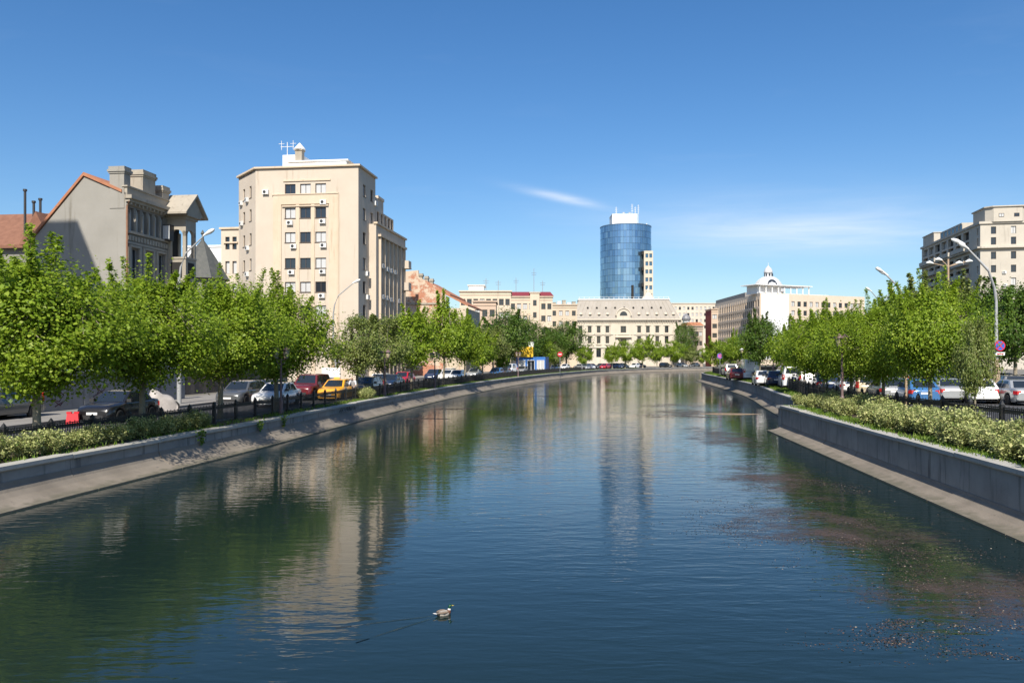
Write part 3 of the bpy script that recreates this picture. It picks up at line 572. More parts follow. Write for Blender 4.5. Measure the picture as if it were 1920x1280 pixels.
def ac(parent, Fm, u, v): return put('air_conditioner', acm.mesh_, parent, Fm @ T((u, -0.02, v)))
STREET = -math.atan(0.126)
PLASTER = {}
def plaster(name, c, c2=None, c3=None, sc=0.5, streak=True):
    if name not in PLASTER: PLASTER[name] = rough(name, c, c2 or tuple(x*1.12 for x in c), sc, c3, 0.88, 0.25, 12, streak, 0, 0.57)
    return PLASTER[name]
# ---- grey old house with blank gable
D1 = 56.0; gx = XP(237, D1); house = empty('old_house', (gx, D1, ZL), STREET, 'grey rendered old house with blank gable, arched windows and corner loggia', 'house')
GREY = plaster('grey_render', (0.25,0.238,0.21), (0.31,0.295,0.265), (0.19,0.175,0.145), 0.35); STN = plaster('old_stone', (0.31,0.275,0.22), (0.39,0.35,0.285), (0.18,0.155,0.12), 0.9)
DKS = plaster('grey_stucco', (0.2,0.19,0.172), (0.26,0.245,0.22), (0.13,0.12,0.1), 0.9)
w = MB(); w.xprism([(-7.0,-0.1),(0,-0.1),(0,14.6),(-1.25,14.95),(-3.2,15.8),(-7.0,11.6)], 0.0, 0.35, 0)
wins = [(0.62+0.78*i, 12.0, 0.5, 1.62) for i in range(6)]; low = [(1.0, 7.9, 0.95, 2.9), (2.75, 7.9, 0.95, 2.9), (4.4, 7.9, 0.8, 2.9)]; gfl = [(1.0, 2.4, 1.0, 3.0), (2.75, 2.4, 1.0, 3.0), (4.4, 2.4, 0.9, 3.0)]
SF = side_at(0, 0); facade(w, SF, 6.6, 14.3, [o for o in ops_of(wins + low + gfl)], 0.28, 1, z0=0.36 if False else 0.0)
w.box(-7.0, -6.7, 0.35, 6.6, -0.1, 11.4, 1); w.box(-6.7, -0.02, 6.3, 6.6, -0.1, 13.8, 1); w.box(-6.6,-0.3,0.4,6.3,0.0,0.1,1)
wl_o = w.build('wall', [GREY, DKS], house); cap = MB(); cap.box(-0.02, 0.34, -0.02, 0.0-0.003, 0, 0.01)
for i, q in enumerate(wins): win(house, SF, q[0], q[1], q[2], q[3], 'white', 0.24, M['curtain'] if i % 2 else M['glass'], True, sill=False, cols=1)
for q in low + gfl: win(house, SF, q[0], q[1], q[2], q[3], 'stone', 0.24, M['glass'], rows=2)
tr = MB(); tr.M = SF
tr.box(-0.25, 5.25, -0.55, 0.0, 14.15, 14.4); tr.box(-0.15, 5.25, -0.35, 0.0, 13.95, 14.15); tr.box(0, 5.2, -0.1, 0, 13.75, 13.95); tr.box(0.0, 5.25, -0.06, 0.25, 14.4, 15.0); tr.box(-0.1, 5.25, -0.14, 0.3, 15.0, 15.1)
tr.box(0, 5.2, -0.16, 0.0, 11.78, 11.95); tr.box(0, 5.2, -0.07, 0, 11.05, 11.2); 
for i in range(14): tr.box(0.2+0.36*i, 0.44+0.36*i, -0.09, 0, 11.3, 11.65)
for i in range(11): tr.box(0.1+0.47*i, 0.24+0.47*i, -0.3, 0, 13.78, 13.95)
for i in range(7): tr.box(0.17+0.78*i, 0.29+0.78*i, -0.09, 0, 11.96, 13.2)
for q in low: tr.box(q[0]-0.75, q[0]-0.5, -0.07, 0, 7.6, 11.0); tr.box(q[0]+0.5, q[0]+0.75, -0.07, 0, 7.6, 11.0); tr.box(q[0]-0.62, q[0]+0.62, -0.1, -0.002, 10.85, 11.0)
tr.box(0, 5.2, -0.2, 0, 7.0, 7.25); tr.build('cornice', STN, house)
rf = MB(); TILE = rough('roof_tile', (0.33,0.13,0.07), (0.42,0.19,0.1), 1.5, (0.2,0.1,0.07), 0.85, 0.6, 9)
rf.hexa([(-7.5,-0.12,11.15),(-7.5,6.7,11.15),(-3.2,6.7,15.85),(-3.2,-0.12,15.85)], [(-7.5,-0.12,11.4),(-7.5,6.7,11.4),(-3.2,6.7,16.1),(-3.2,-0.12,16.1)])
rf.hexa([(-3.2,-0.12,15.85),(-3.2,6.7,15.85),(-0.3,6.7,14.6),(-0.3,-0.12,14.6)], [(-3.2,-0.12,16.1),(-3.2,6.7,16.1),(-0.3,6.7,14.8),(-0.3,-0.12,14.8)]); rfo = rf.build('roof', TILE, house)
def chimney(par, x0, x1, y0, y1, z0, z1, mat, brick=None):
    c = MB(); c.box(x0,x1,y0,y1,z0,z1-0.5); c.box(x0-0.06,x1+0.06,y0-0.06,y1+0.06,z1-0.5,z1-0.38); c.box(x0-0.12,x1+0.12,y0-0.12,y1+0.12,z1-0.38,z1-0.22); c.box(x0-0.05,x1+0.05,y0-0.05,y1+0.05,z1-0.22,z1)
    return c.build('chimney', mat, par)
chimney(rfo, -1.25, -0.15, -0.04, 0.7, 13.5, 16.45, GREY); chimney(rfo, -1.3, -0.2, 2.3, 3.9, 14.0, 16.75, STN); chimney(rfo, -1.2, -0.1, 4.7, 5.6, 14.0, 16.1, STN)
bay = MB(); bay.M = None                              # corner loggia: pillars, arches and a small pediment roof
x1, y0, y1 = 1.5, 5.2, 6.7
bay.box(0.0, x1, y0, y1, 8.3, 8.75); bay.box(-0.05, x1+0.12, y0-0.12, y1+0.1, 8.75, 8.95); bay.box(0.0, x1, y0, y1, 8.95, 10.55); bay.box(0, x1+0.06, y0-0.06, y1, 10.55, 10.7)
for (a, c) in ((0.0, y0), (x1-0.26, y0), (x1-0.26, y1-0.26), (0.0, y1-0.26)): bay.box(a, a+0.26, c, c+0.26, 10.7, 12.7)
def arch_panel(mb, Fm, W, z0, z1, r):
    mb.M = Fm; xs = [W/2 + r*math.cos(a) for a in np.linspace(math.pi, 0, 11)]; zs = [z0 + r*math.sin(a) for a in np.linspace(math.pi, 0, 11)]
    mb.quad((0,0,z0),(W/2-r,0,z0),(W/2-r,0,z1),(0,0,z1)); mb.quad((W/2+r,0,z0),(W,0,z0),(W,0,z1),(W/2+r,0,z1))
    for i in range(10):
        mb.quad((xs[i],0,zs[i]),(xs[i+1],0,zs[i+1]),(xs[i+1],0,z1),(xs[i],0,z1)); mb.quad((xs[i],0,zs[i]),(xs[i],0.25,zs[i]),(xs[i+1],0.25,zs[i+1]),(xs[i+1],0,zs[i+1]))
    mb.M = None
arch_panel(bay, front_at(0, y0), x1, 12.3, 13.6, 0.52); arch_panel(bay, side_at(x1, y0), 1.5, 12.3, 13.6, 0.52)
bay.box(-0.05, x1+0.1, y0-0.1, y1+0.1, 13.6, 13.8); bay.box(-0.15, x1+0.3, y0-0.3, y1+0.2, 13.8, 13.95)
bay.box(0.35, 1.15, y0-0.025, y0, 9.25, 10.25); 
bay.box(0.05, 0.06, y0+0.3, y1-0.1, 10.7, 13.6); bay.build('loggia', STN, house)
bd = MB(); bd.box(0.3, 1.2, y0-0.03, y0-0.026, 9.15, 10.3); bd.box(x1+0.003, x1+0.01, y0+0.3, y1-0.3, 9.15, 10.3); bd.box(0.12,0.14,y0+0.3,y1-0.05,10.75,13.55); bd.build('loggia_panel', M['void'], house)
pr = MB(); pr.M = side_at(x1+0.3, y0-0.5); n_ = 2.5
pr.xprism([(-0.15,13.95),(n_+0.15,13.95),(n_/2,15.35)], 0.0, 1.9); pr.M = None; pr.build('pediment', STN, house)
lr = MB(); lr.M = side_at(x1+0.55, y0-0.5); lr.hexa([(-0.4,0,13.86),(n_/2,0,15.42),(n_/2,2.3,15.42),(-0.4,2.3,13.86)], [(-0.4,0,14.0),(n_/2,0,15.6),(n_/2,2.3,15.6),(-0.4,2.3,14.0)]); lr.hexa([(n_/2,0,15.42),(n_+0.4,0,13.86),(n_+0.4,2.3,13.86),(n_/2,2.3,15.42)], [(n_/2,0,15.6),(n_+0.4,0,14.0),(n_+0.4,2.3,14.0),(n_/2,2.3,15.6)])
lr.M = None; lr.build('roof', STN, house)
dp = MB(); dp.tube([(0.1,-0.08,0),(0.1,-0.08,13.6),(0.3,-0.1,14.0)], 0.07, 8); dp.build('drainpipe', rough('copper_pipe', (0.2,0.1,0.06), (0.28,0.15,0.09), 2), house)
hb = MB(); hb.box(0.0, 0.55, 4.55, 5.15, 11.9, 13.1); hb.box(0.02,0.56,4.53,4.545,12.0,13.0,1); hb.build('window_box', [M['plastic_dark'], M['lamp_clear']], house)
# the house's neighbour with brown roof, low wall, turret roof, white building, off-frame block that shades the gable
nb = empty('neighbour_house', (XP(30, 66), 66, ZL), STREET, 'house with brown tiled roof and thin flue pipes left of the grey gable', 'house')
q = MB(); q.box(-9, 3.2, 0, 8, -0.1, 12.2); q.build('wall', DKS, nb); q = MB()
q.hexa([(-9.4,-0.5,12.0),(3.4,-0.5,12.0),(3.4,4,15.4),(-9.4,4,15.4)], [(-9.4,-0.5,12.25),(3.4,-0.5,12.25),(3.4,4,15.65),(-9.4,4,15.65)]); q.hexa([(-9.4,4,15.4),(3.4,4,15.4),(3.4,8.5,12.0),(-9.4,8.5,12.0)], [(-9.4,4,15.65),(3.4,4,15.65),(3.4,8.5,12.25),(-9.4,8.5,12.25)])
q.xprism([(1.0,12.2),(3.9,12.2),(2.45,14.9)], -0.9, 4.0); nro = q.build('roof', rough('brown_tile', (0.17,0.075,0.045), (0.24,0.115,0.07), 2, (0.12,0.06,0.04), 0.85, 0.7, 8), nb)
for x, h in ((0.1, 17.0), (0.9, 16.0), (1.5, 16.2)): q = MB(); q.tube([(x,0.9,12.8),(x,0.9,h)], 0.1, 8); q.tube([(x,0.9,h-0.05),(x,0.9,h+0.12)], 0.16, 8); q.build('flue_pipe', M['plastic_dark'], nro)
lw = empty('low_wall', (XP(0, 39), 39.0, ZL), STREET, 'long low grey yard wall with white top band behind the dark off-roader', 'wall')
q = MB(); q.box(-0.3, 0.0, -6, 17.0, -0.1, 2.15)
for k in range(6): q.box(0.0, 0.07, -5.5+3.9*k, -5.1+3.9*k, -0.1, 2.15)
q.build('wall', plaster('yard_wall', (0.2,0.2,0.21), (0.26,0.26,0.265), (0.14,0.14,0.14), 0.8), lw); q = MB(); q.box(-0.4, 0.12, -6, 17.05, 2.15, 2.5); q.build('top_band', M['white_paint'], lw)
SCR = plain('spray_dark', (0.09,0.03,0.04), 0.8)
for k, y in enumerate((4.2, 7.6, 11.8, 14.0)):
    q = MB(); q.tube([(0.004, y+random.uniform(-0.6,0.6), 0.7+random.uniform(-0.4,0.9)) for j in range(9)], 0.03, 4); q.build('graffiti', SCR, lw)
tu = empty('turret', (XP(380, 75), 75, ZL), STREET, 'pointed dark slate turret roof between grey house and beige block', 'turret')
q = MB(); q.lathe([(2.2,-0.1),(2.2,10.4)], 8); q.build('wall', DKS, tu); q = MB(); q.lathe([(2.6,10.3),(1.6,11.9),(0.75,13.2),(0.15,14.0),(0.08,14.5),(0.2,14.65),(0.02,15.0)], 8); q.build('roof', rough('slate', (0.06,0.065,0.06), (0.1,0.1,0.09), 3, (0.14,0.13,0.09), 0.7, 0.4, 10), tu)
wb = empty('white_building', (XP(412, 125), 125, ZL), STREET, 'plain white building behind the left wing of the beige block', 'building')
q = MB(); q.box(-6, 6, 0, 8, -0.1, ZP(463, 125)-ZL); q.box(-6.15, 6.15, -0.15, 8, ZP(463, 125)-ZL, ZP(463,125)-ZL+0.3); q.build('wall', M['white_paint'], wb)
for k in range(5): win(wb, FRONT, -4.5+2.2*k, 11, 1.2, 1.5, 'brown', -0.03)
ob = empty('apartment_block', (-32.6, 20.0, ZL), STREET, 'tall plain apartment block beside the river outside the view, shading the grey gable', 'building')
q = MB(); ws = [(1.6+2.4*i, 2.5+3.0*j, 1.3, 1.5) for i in range(4) for j in range(8)]; facade(q, side_at(0, 0), 11, 25.6, ops_of(ws), 0.2); q.box(-14, -0.3, 0, 11, -0.1, 31.4); q.box(-0.3,0,0,11,25.6,31.4); q.box(-14.2, 0.1, -0.1, 11.1, 31.4, 31.7); q.hexa([(-14,0,31.7),(0,0,31.7),(0,11,31.7),(-14,11,31.7)], [(-14,1,36.6),(-2.0,1,36.6),(-2.0,10.8,36.6),(-14,10.8,36.6)]); q.build('wall', plaster('off_block', (0.45,0.42,0.36)), ob)
for a in ws: win(ob, side_at(0, 0), *a)
# ---- beige apartment block
D2 = 99.5; bx = XP(672, D2); bb = empty('apartment_block', (bx, D2, ZL), STREET, 'tall beige stone apartment block with stepped wings and air conditioners', 'building')
BEI = plaster('beige_stone', (0.5,0.425,0.34), (0.55,0.475,0.385), (0.4,0.33,0.25), 0.35); TAN = plaster('tan_stone', (0.54,0.43,0.31), (0.6,0.49,0.37), (0.42,0.32,0.22), 0.6)
Hb = 26.9; zs = [3+(670-y)/15 - 0.65 for y in (352,397,443,492,537,582,627)]; xs = [-8.9,-6.9,-4.9]
fw = [(x+13.5, z, 1.4, 1.32) for z in zs for x in xs]; FF = front_at(-13.5, 0)
w = MB(); facade(w, FF, 13.5, Hb, ops_of(fw), 0.22); sw = [(y, z, 1.15, 1.5) for z in zs[:6] for y in (2.4, 5.6)]; SS = side_at(0, 0); facade(w, SS, 7.2, Hb, ops_of(sw), 0.25)
CH = T((-17.9, 4.4, 0)) @ RZ(math.atan2(-4.4, 4.4)); Lc = math.hypot(4.4, 4.4); cw = [(u, z, 0.75, 1.5) for z in zs[:6] for u in (2.0, 4.4)]; facade(w, CH, Lc, Hb, ops_of(cw), 0.25)
w.prism([(-17.9,4.4),(-13.5,0),(-0.02,0.02),(-0.02,7.2),(-17.9,7.2)], Hb-0.3, Hb-0.02); w.quad((0,7.2,24.0),(-17.9,7.2,24.0),(-17.9,7.2,Hb),(0,7.2,Hb)); w.quad((0,7.2,0),(0,16,0),(0,16,20.4),(0,7.2,20.4)); w.quad((-17.9,16,0),(-17.9,4.4,0),(-17.9,4.4,Hb),(-17.9,16,Hb)); w.quad((0,16,0),(-17.9,16,0),(-17.9,16,22.9),(0,16,22.9)); w.quad((-17.9,7.2,22.85),(0,7.2,22.85),(0,16,22.85),(-17.9,16,22.85)); w.build('wall', BEI, bb)
for q in fw: win(bb, FF, *q)
for q in sw: win(bb, SS, *q, rec=0.2)
for q in cw: win(bb, CH, *q, rec=0.2, cols=1)
t_ = MB()                                              # raised stone surround and pilasters
t_.box(-11.1,-10.05,-0.14,0,0,22.3); t_.box(-3.75,-2.7,-0.14,0,0,22.3); t_.box(-11.1,-2.7,-0.14,0,22.3,23.5); t_.box(-11.25,-2.55,-0.22,0,23.5,23.62); t_.box(-2.68,-2.5,-0.16,0,0,23.5)
for x in (-7.9,-5.9): t_.box(x-0.22,x+0.22,-0.1,0,0,22.28)
t_.box(-9.95,-3.85,-0.2,0,22.0,22.15); t_.box(-9.8,-3.6,-0.12,0,25.2,25.38); t_.build('surround', TAN, bb)
t_ = MB(); t_.prism([(-18.2,4.3),(-13.6,-0.28),(0.28,-0.28),(0.28,7.3),(-18.2,7.3)], Hb, Hb+0.22); t_.build('cornice', TAN, bb)
for (x, z) in ((-12.1, zs[0]+0.1), (-4.5, zs[0]-1.35), (-8.9, zs[1]-0.85), (-4.6, zs[1]-0.75), (-8.4, zs[2]-0.75), (-4.5, zs[2]-0.7), (-8.7, zs[3]-0.75), (-4.6, zs[3]-0.72), (-4.7, zs[4]-0.75)): ac(bb, FF, x+13.5, z)
for (y, z) in ((6.8, zs[0]-0.3), (3.2, zs[3]-0.7), (3.4, zs[4]-0.7), (6.4, zs[2]-0.6)): ac(bb, SS, y, z)
for (u, z) in ((1.2, zs[0]-0.5), (3.4, zs[0]-0.4), (3.6, zs[2]-0.6), (3.5, zs[3]-0.7), (1.4, zs[1]-0.2)): ac(bb, CH, u, z)
wg = MB(); WS = side_at(0.95, 4.4); ww = [(u, z, 1.0, 1.75) for z in zs[2:] for u in (2.4, 4.4, 6.4, 8.4, 10.4, 12.6)]; facade(wg, WS, 14.8, 20.4, ops_of(ww), 0.45); WFm = front_at(0.0, 4.4); facade(wg, WFm, 0.95, 20.4, [], 0.1); wg.quad((-0.1,4.4,20.4),(0.95,4.4,20.4),(0.95,19.2,20.4),(-0.1,19.2,20.4)); wg.quad((0.95,19.2,0),(-6,19.2,0),(-6,19.2,20.4),(0.95,19.2,20.4)); wg.quad((-6,16,20.4),(0,16,20.4),(0,19.2,20.4),(-6,19.2,20.4)); wg.build('wing', BEI, bb); wg = MB()
LWg = front_at(-20.7, 5.0); lw_ = [(u, z, 0.6, 1.7) for z in zs[2:6] for u in (0.9, 1.9)]; facade(wg, LWg, 2.8, 20.2, ops_of(lw_), 0.3); wg.quad((-20.7,5,20.2),(-17.9,5,20.2),(-17.9,12,20.2),(-20.7,12,20.2)); wg.quad((-20.7,12,0),(-20.7,5,0),(-20.7,5,20.2),(-20.7,12,20.2)); wg.build('wing', BEI, bb)
for q in ww: win(bb, WS, *q, rec=0.4, sill=False)
for q in lw_: win(bb, LWg, *q, rec=0.25, sill=False, cols=1)
t_ = MB(); t_.M = WS
for u in (1.4,3.4,5.4,7.4,9.4,11.5,13.7): p_ = MB(); p_.box(-0.16, 0.16, -0.3, 0, 0, 18.9); p_.build('pilaster', TAN, bb, M=WS @ T((u, 0, 0)))
t_.box(0.9, 14.3, -0.4, 0, 18.9, 19.2); t_.build('lintel', TAN, bb); t_ = MB(); t_.M = WS; t_.box(-0.15, 14.95, -0.22, 0.3, 20.4, 20.65); t_.build('wing_cornice', TAN, bb); t_ = MB(); t_.M = LWg; t_.box(-0.2, 2.8, -0.22, 0.2, 20.2, 20.45); t_.build('wing_cornice', TAN, bb); t_ = MB(); t_.M = LWg; t_.box(0.4,2.4,-0.2,0,18.3,18.5); t_.build('lintel', TAN, bb)
for (u, z) in ((2.4,15.1),(4.6,14.9),(6.4,14.9),(2.5,11.0),(4.5,11.0),(6.3,10.9),(4.6,6.6),(8.4,14.9),(10.4,11.0)): ac(bb, WS, u, z-0.2)
up = MB(); UF = side_at(0.02, 7.2); uw = [(u, z, 1.1, 1.4) for z, us in ((21.3, (1.2,3.0,4.8,6.6,8.0)),) for u in us]; facade(up, UF, 8.8, 22.9, ops_of(uw), 0.3, z0=20.4)
up.quad((0.02,16,20.4),(-6,16,20.4),(-6,16,22.9),(0.02,16,22.9)); up.quad((0.02,7.2,22.9),(0.02,16,22.9),(-3,16,22.9),(-3,7.2,22.9)); up.box(-4,-0.6,7.4,13.0,22.9,24.9); up.box(-4,-0.5,10.2,13.1,24.9,25.3); up.build('upper_storey', BEI, bb)
for q in uw: win(bb, UF, *q, rec=0.25, sill=False)
for k in range(3):
    for z in (4.0, 8.6, 13.0, 16.2): 
        if k == 0: b2 = MB(); b2.M = side_at(0.95, 19.2-1.6); b2.box(0, 1.6, -0.9, 0, z, z+1.0); b2.box(-0.0,1.6,-0.95,0,z-0.15,z); b2.build('balcony', BEI, bb)
ph = MB(); ph.box(-10.4,-2.6,3,9,Hb,Hb+1.5); ph.box(-10.6,-2.3,2.8,9.2,Hb+1.5,Hb+1.65); ph.box(-11.4,-8.8,3.5,8,Hb,Hb+2.6); ph.box(-6.5,-1.0,1.9,3,Hb,Hb+0.75); ph.build('penthouse', M['white_paint'], bb)
ph = MB(); ph.box(-9.5,-8.6,3.0,3.9,Hb+1.6,Hb+3.0); ph.box(-9.6,-8.5,2.9,4.0,Hb+3.0,Hb+3.2); pho = ph.build('chimney', STN, bb); ph = MB(); ph.lathe([(0.75,Hb+3.2),(0.72,Hb+3.35),(0.05,Hb+4.1)], 12, (-9.05,3.45)); ph.build('cap', M['ac_white'], pho)
an = MB(); an.tube([(-10.8,3.6,Hb+2.5),(-10.8,3.6,Hb+4.3)], 0.05, 5); an.tube([(-11.7,3.6,Hb+3.7),(-9.9,3.6,Hb+3.7)], 0.04, 5)
for x in (-11.6,-10.0): an.tube([(x,3.6,Hb+3.3),(x,3.6,Hb+4.5)], 0.035, 5); an.tube([(x-0.4,3.6,Hb+4.1),(x+0.4,3.6,Hb+4.1)], 0.03, 5)
an.build('antenna', M['ac_white'], bb)
gs = MB(); gs.box(-9,-0.2,-0.12,0,0.0,0.25); gs.build('plinth', STN, bb)
sp = MB(); sp.M = side_at(0.95, 4.4)
for k in range(5): sp.box(0.5+2.8*k, 2.7+2.8*k, -0.06, -0.01, 0.1, 3.2)
sp.M = None; sp.build('shopfront', M['glass'], bb)
# hoarding between the grey house and the beige block: leaning graffiti boards
hd = empty('hoarding', (XP(440, 70), 70, ZL+0.1), STREET, 'dark timber hoarding covered in graffiti before the beige block', 'hoarding')
HBm = [rough('board_%d' % k, c, tuple(x*1.3 for x in c), 1.5, (0.3,0.28,0.25), 0.85, 0.3, 12) for k, c in enumerate([(0.1,0.085,0.07), (0.14,0.12,0.1), (0.075,0.07,0.065)])]
for k in range(36): b2 = MB(); b2.box(-0.03, 0.03, 0.0, 0.62, 0, 2.2 + random.uniform(-0.12, 0.18)); b2.build('board', HBm[k % 3], hd, M=T((0, -12 + 0.65*k, 0)) @ Matrix.Rotation(random.uniform(-0.03, 0.03), 4, 'X'))
aw = MB(); aw.hexa([(0.0,-6,2.6),(1.6,-6,2.3),(1.6,2,2.3),(0,2,2.6)], [(0,-6,3.1),(1.6,-6,2.75),(1.6,2,2.75),(0,2,3.1)]); tag(aw.build('awning', plain('orange_awning', (0.55,0.13,0.04), 0.7), hd), 'orange canvas awning')
# ---- peeling brick gable
m, n, l, b = nodes_of('peeling_brick'); t = n.new('ShaderNodeTexCoord'); mp = n.new('ShaderNodeMapping'); mp.inputs['Rotation'].default_value = (R(90), 0, 0); l.new(t.outputs['Object'], mp.inputs['Vector'])
bk = n.new('ShaderNodeTexBrick'); bk.inputs['Scale'].default_value = 2.2; bk.inputs['Color1'].default_value = (0.46,0.17,0.08,1); bk.inputs['Color2'].default_value = (0.38,0.13,0.07,1); bk.inputs['Mortar'].default_value = (0.42,0.33,0.26,1); l.new(mp.outputs[0], bk.inputs['Vector'])
nz2 = n.new('ShaderNodeTexNoise'); nz2.inputs['Scale'].default_value = 0.45; nz2.inputs['Detail'].default_value = 8; nz2.inputs['Roughness'].default_value = 0.7; l.new(t.outputs['Object'], nz2.inputs['Vector'])
mr = n.new('ShaderNodeMapRange'); mr.inputs['From Min'].default_value = 0.48; mr.inputs['From Max'].default_value = 0.54; l.new(nz2.outputs['Fac'], mr.inputs['Value'])
mxr = n.new('ShaderNodeMixRGB'); l.new(mr.outputs[0], mxr.inputs['Fac']); mxr.inputs['Color1'].default_value = (0.55,0.44,0.33,1); l.new(bk.outputs['Color'], mxr.inputs['Color2']); l.new(mxr.outputs[0], b.inputs['Base Color']); b.inputs['Roughness'].default_value = 0.9
bp = n.new('ShaderNodeBump'); bp.inputs['Strength'].default_value = 0.5; bp.inputs['Distance'].default_value = 0.05; bp.invert = True; l.new(mr.outputs[0], bp.inputs['Height']); l.new(bp.outputs[0], b.inputs['Normal']); M['peel'] = m
D3 = 127; rb = empty('brick_house', (XP(752, D3), D3, ZL), STREET, 'old house with peeling plaster gable showing orange brick and stub chimneys', 'house')
q = MB(); z_ = lambda y: ZP(y, D3) - ZL; q.xprism([(-0.5,-0.1),(7.2,-0.1),(7.2,z_(552)),(5.4,z_(535)),(2.9,z_(520)),(2.8,z_(507)),(-0.5,z_(510))], 0, 0.4); q.box(-0.5,0,0.4,14,-0.1,z_(515)); q.build('wall', M['peel'], rb)
q = MB(); q.hexa([(2.9,0.3,z_(524)),(7.9,0.3,z_(556)),(7.9,14,z_(556)),(2.9,14,z_(524))], [(2.9,0.3,z_(520)),(7.9,0.3,z_(552)),(7.9,14,z_(552)),(2.9,14,z_(520))]); q.hexa([(-0.4,0.4,z_(520)),(2.9,0.4,z_(524)),(2.9,14,z_(524)),(-0.4,14,z_(520))], [(-0.4,0.4,z_(517)),(2.9,0.4,z_(521)),(2.9,14,z_(521)),(-0.4,14,z_(517))]); q.hexa([(7.0,0.2,z_(552)),(10.8,0.2,z_(575)),(10.8,14,z_(575)),(7,14,z_(552))], [(7.0,0.2,z_(549)),(10.8,0.2,z_(572)),(10.8,14,z_(572)),(7,14,z_(549))]); ro = q.build('roof', TILE, rb)
for x, y in ((3.2,513),(4.1,518),(4.9,523)): chimney(ro, x-0.25, x+0.25, 0.1, 0.7, z_(534), z_(y), STN)
q = MB(); q.box(7.2,10.4,0.6,14,-0.1,z_(578)); q.quad((7.2,0.0,0),(7.25,0.0,0),(7.25,0.0,z_(553)),(7.2,0,z_(553))); q.build('side_wall', plaster('old_cream', (0.5,0.42,0.32), None, (0.38,0.25,0.17), 0.5), rb); q = MB(); q.box(-0.6,7.3,-0.14,-0.002,z_(571),z_(568)); q.build('string_course', STN, rb)
# ---- generic far blocks
def block(name, label, px0, px1, d, ytop, cols, rows, col, depth=12, fh=3.1, ww=(1.1,1.5), cat='building', rz=0.0, roof=None, skip=0, style='brown', z0=ZL, cornice=True, side=None, c3=None, parapet=0.0):
    x0, x1 = XP(px0, d), XP(px1, d); Wd = x1 - x0; H = ZP(ytop, d) - z0; r = empty(name, (x0, d, z0), rz, label, cat); mt = plaster('wall_' + '_'.join('%d' % int(c*99) for c in col), col, None, c3 or tuple(c*0.8 for c in col), 0.25)
    wins = [((i+0.5)*Wd/cols, H - 1.0 - fh*(j+1) + (fh-ww[1])*0.6, ww[0], ww[1]) for j in range(rows) for i in range(cols) if H - 1.0 - fh*(j+1) > -0.2]
    w = MB(); facade(w, FRONT, Wd, H, ops_of(wins), 0.25); w.box(0, 0.3, 0.001, depth, 0, H-0.004); w.box(Wd-0.3, Wd, 0.001, depth, 0, H-0.004); w.box(0.3, Wd-0.3, depth-0.3, depth, 0, H-0.004); w.box(0.3, Wd-0.3, 0.3, depth-0.3, H-0.5, H-0.2); w.build('wall', mt, r)
    for q in wins: win(r, FRONT, *q, style, 0.2, sill=False)
    if side:                                           # windows on the wall looking along +x or -x
        sg, nc = side; n2 = [((i+0.5)*depth/nc, q[1]) for i in range(nc) for q in wins[::cols]]
        for u, v in n2: win(r, (side_at(Wd, 0) if sg > 0 else lside_at(0, depth)), u, v, ww[0], ww[1], style, -0.03, sill=False)
    if cornice: c = MB(); c.box(-0.25, Wd+0.25, -0.3, depth+0.2, H, H+0.3); c.box(-0.1, Wd+0.1, -0.12, -0.002, H-0.75, H-0.6); c.build('cornice', mt, r)
    if roof: c = MB(); c.hexa([(-0.3,-0.35,H+0.3),(Wd+0.3,-0.35,H+0.3),(Wd+0.3,depth+0.3,H+0.3),(-0.3,depth+0.3,H+0.3)], [(0.5,1.8,H+1.5),(Wd-0.5,1.8,H+1.5),(Wd-0.5,depth-1.5,H+1.5),(0.5,depth-1.5,H+1.5)]); c.build('roof', roof, r)
    return r, Wd, H
def mast(x, y, z, h, label, arms=2):
    q = MB(); q.tube([(0,0,-0.4),(0,0,h)], 0.07, 5)
    for k in range(arms): q.tube([(-0.7+0.1*k,0,h*0.82-0.5*k),(0.7-0.1*k,0,h*0.82-0.5*k)], 0.04, 4)
    return q
REDR = plain('red_roof', (0.2,0.035,0.045), 0.6)
def add_mast(par, x, y, z, h, arms=2): mast(0,0,0,h,'',arms).build('antenna', M['metal_grey'], par, M=T((x, y, z)))
r1, W1, H1 = block('apartment_building', 'cream apartment building with flat roof beyond the peeling brick house', 862, 958, 185, 547, 8, 4, (0.55,0.46,0.35), 14); add_mast(r1, 6.0, 3, H1, 3.4); add_mast(r1, 8.9, 3, H1, 3.0)
q = MB(); q.box(2, 5.5, 2, 8, H1, H1+1.6); q.box(1.7,5.8,1.7,8.3,H1+1.6,H1+1.8); q.build('roof_hut', M['white_paint'], r1)
r2, W2, H2 = block('peeling_house', 'low peeling plaster house in front of the cream apartment building', 888, 930, 170, 566, 3, 2, (0.48,0.36,0.27), 10, c3=(0.42,0.2,0.12))
r3, W3, H3 = block('apartment_building', 'cream apartment building with dark red roof edge and stair tower', 956, 1036, 205, 557, 7, 4, (0.56,0.46,0.35), 14, roof=REDR)
q = MB(); q.box(5.2, 7.6, -0.7, 3, 0, H3+1.0); q.box(5.0,7.8,-0.9,3.2,H3+1.0,H3+1.25); q.build('stair_tower', PLASTER['wall_55_45_34'] if 'wall_55_45_34' in PLASTER else BEI, r3)
for j in range(4): win(r3, front_at(0,-0.7), 6.4, H3-2.2-3.1*j, 0.9, 1.4, 'brown', -0.03, sill=False)
for x, h in ((1.6,4.2),(6.3,6.6),(8.6,3.4)): add_mast(r3, x, 4, H3+1.2, h)
r4, W4, H4 = block('apartment_building', 'weathered cream building with cluttered flat roof left of the palace', 1033, 1082, 235, 572, 4, 4, (0.52,0.42,0.31), 14)
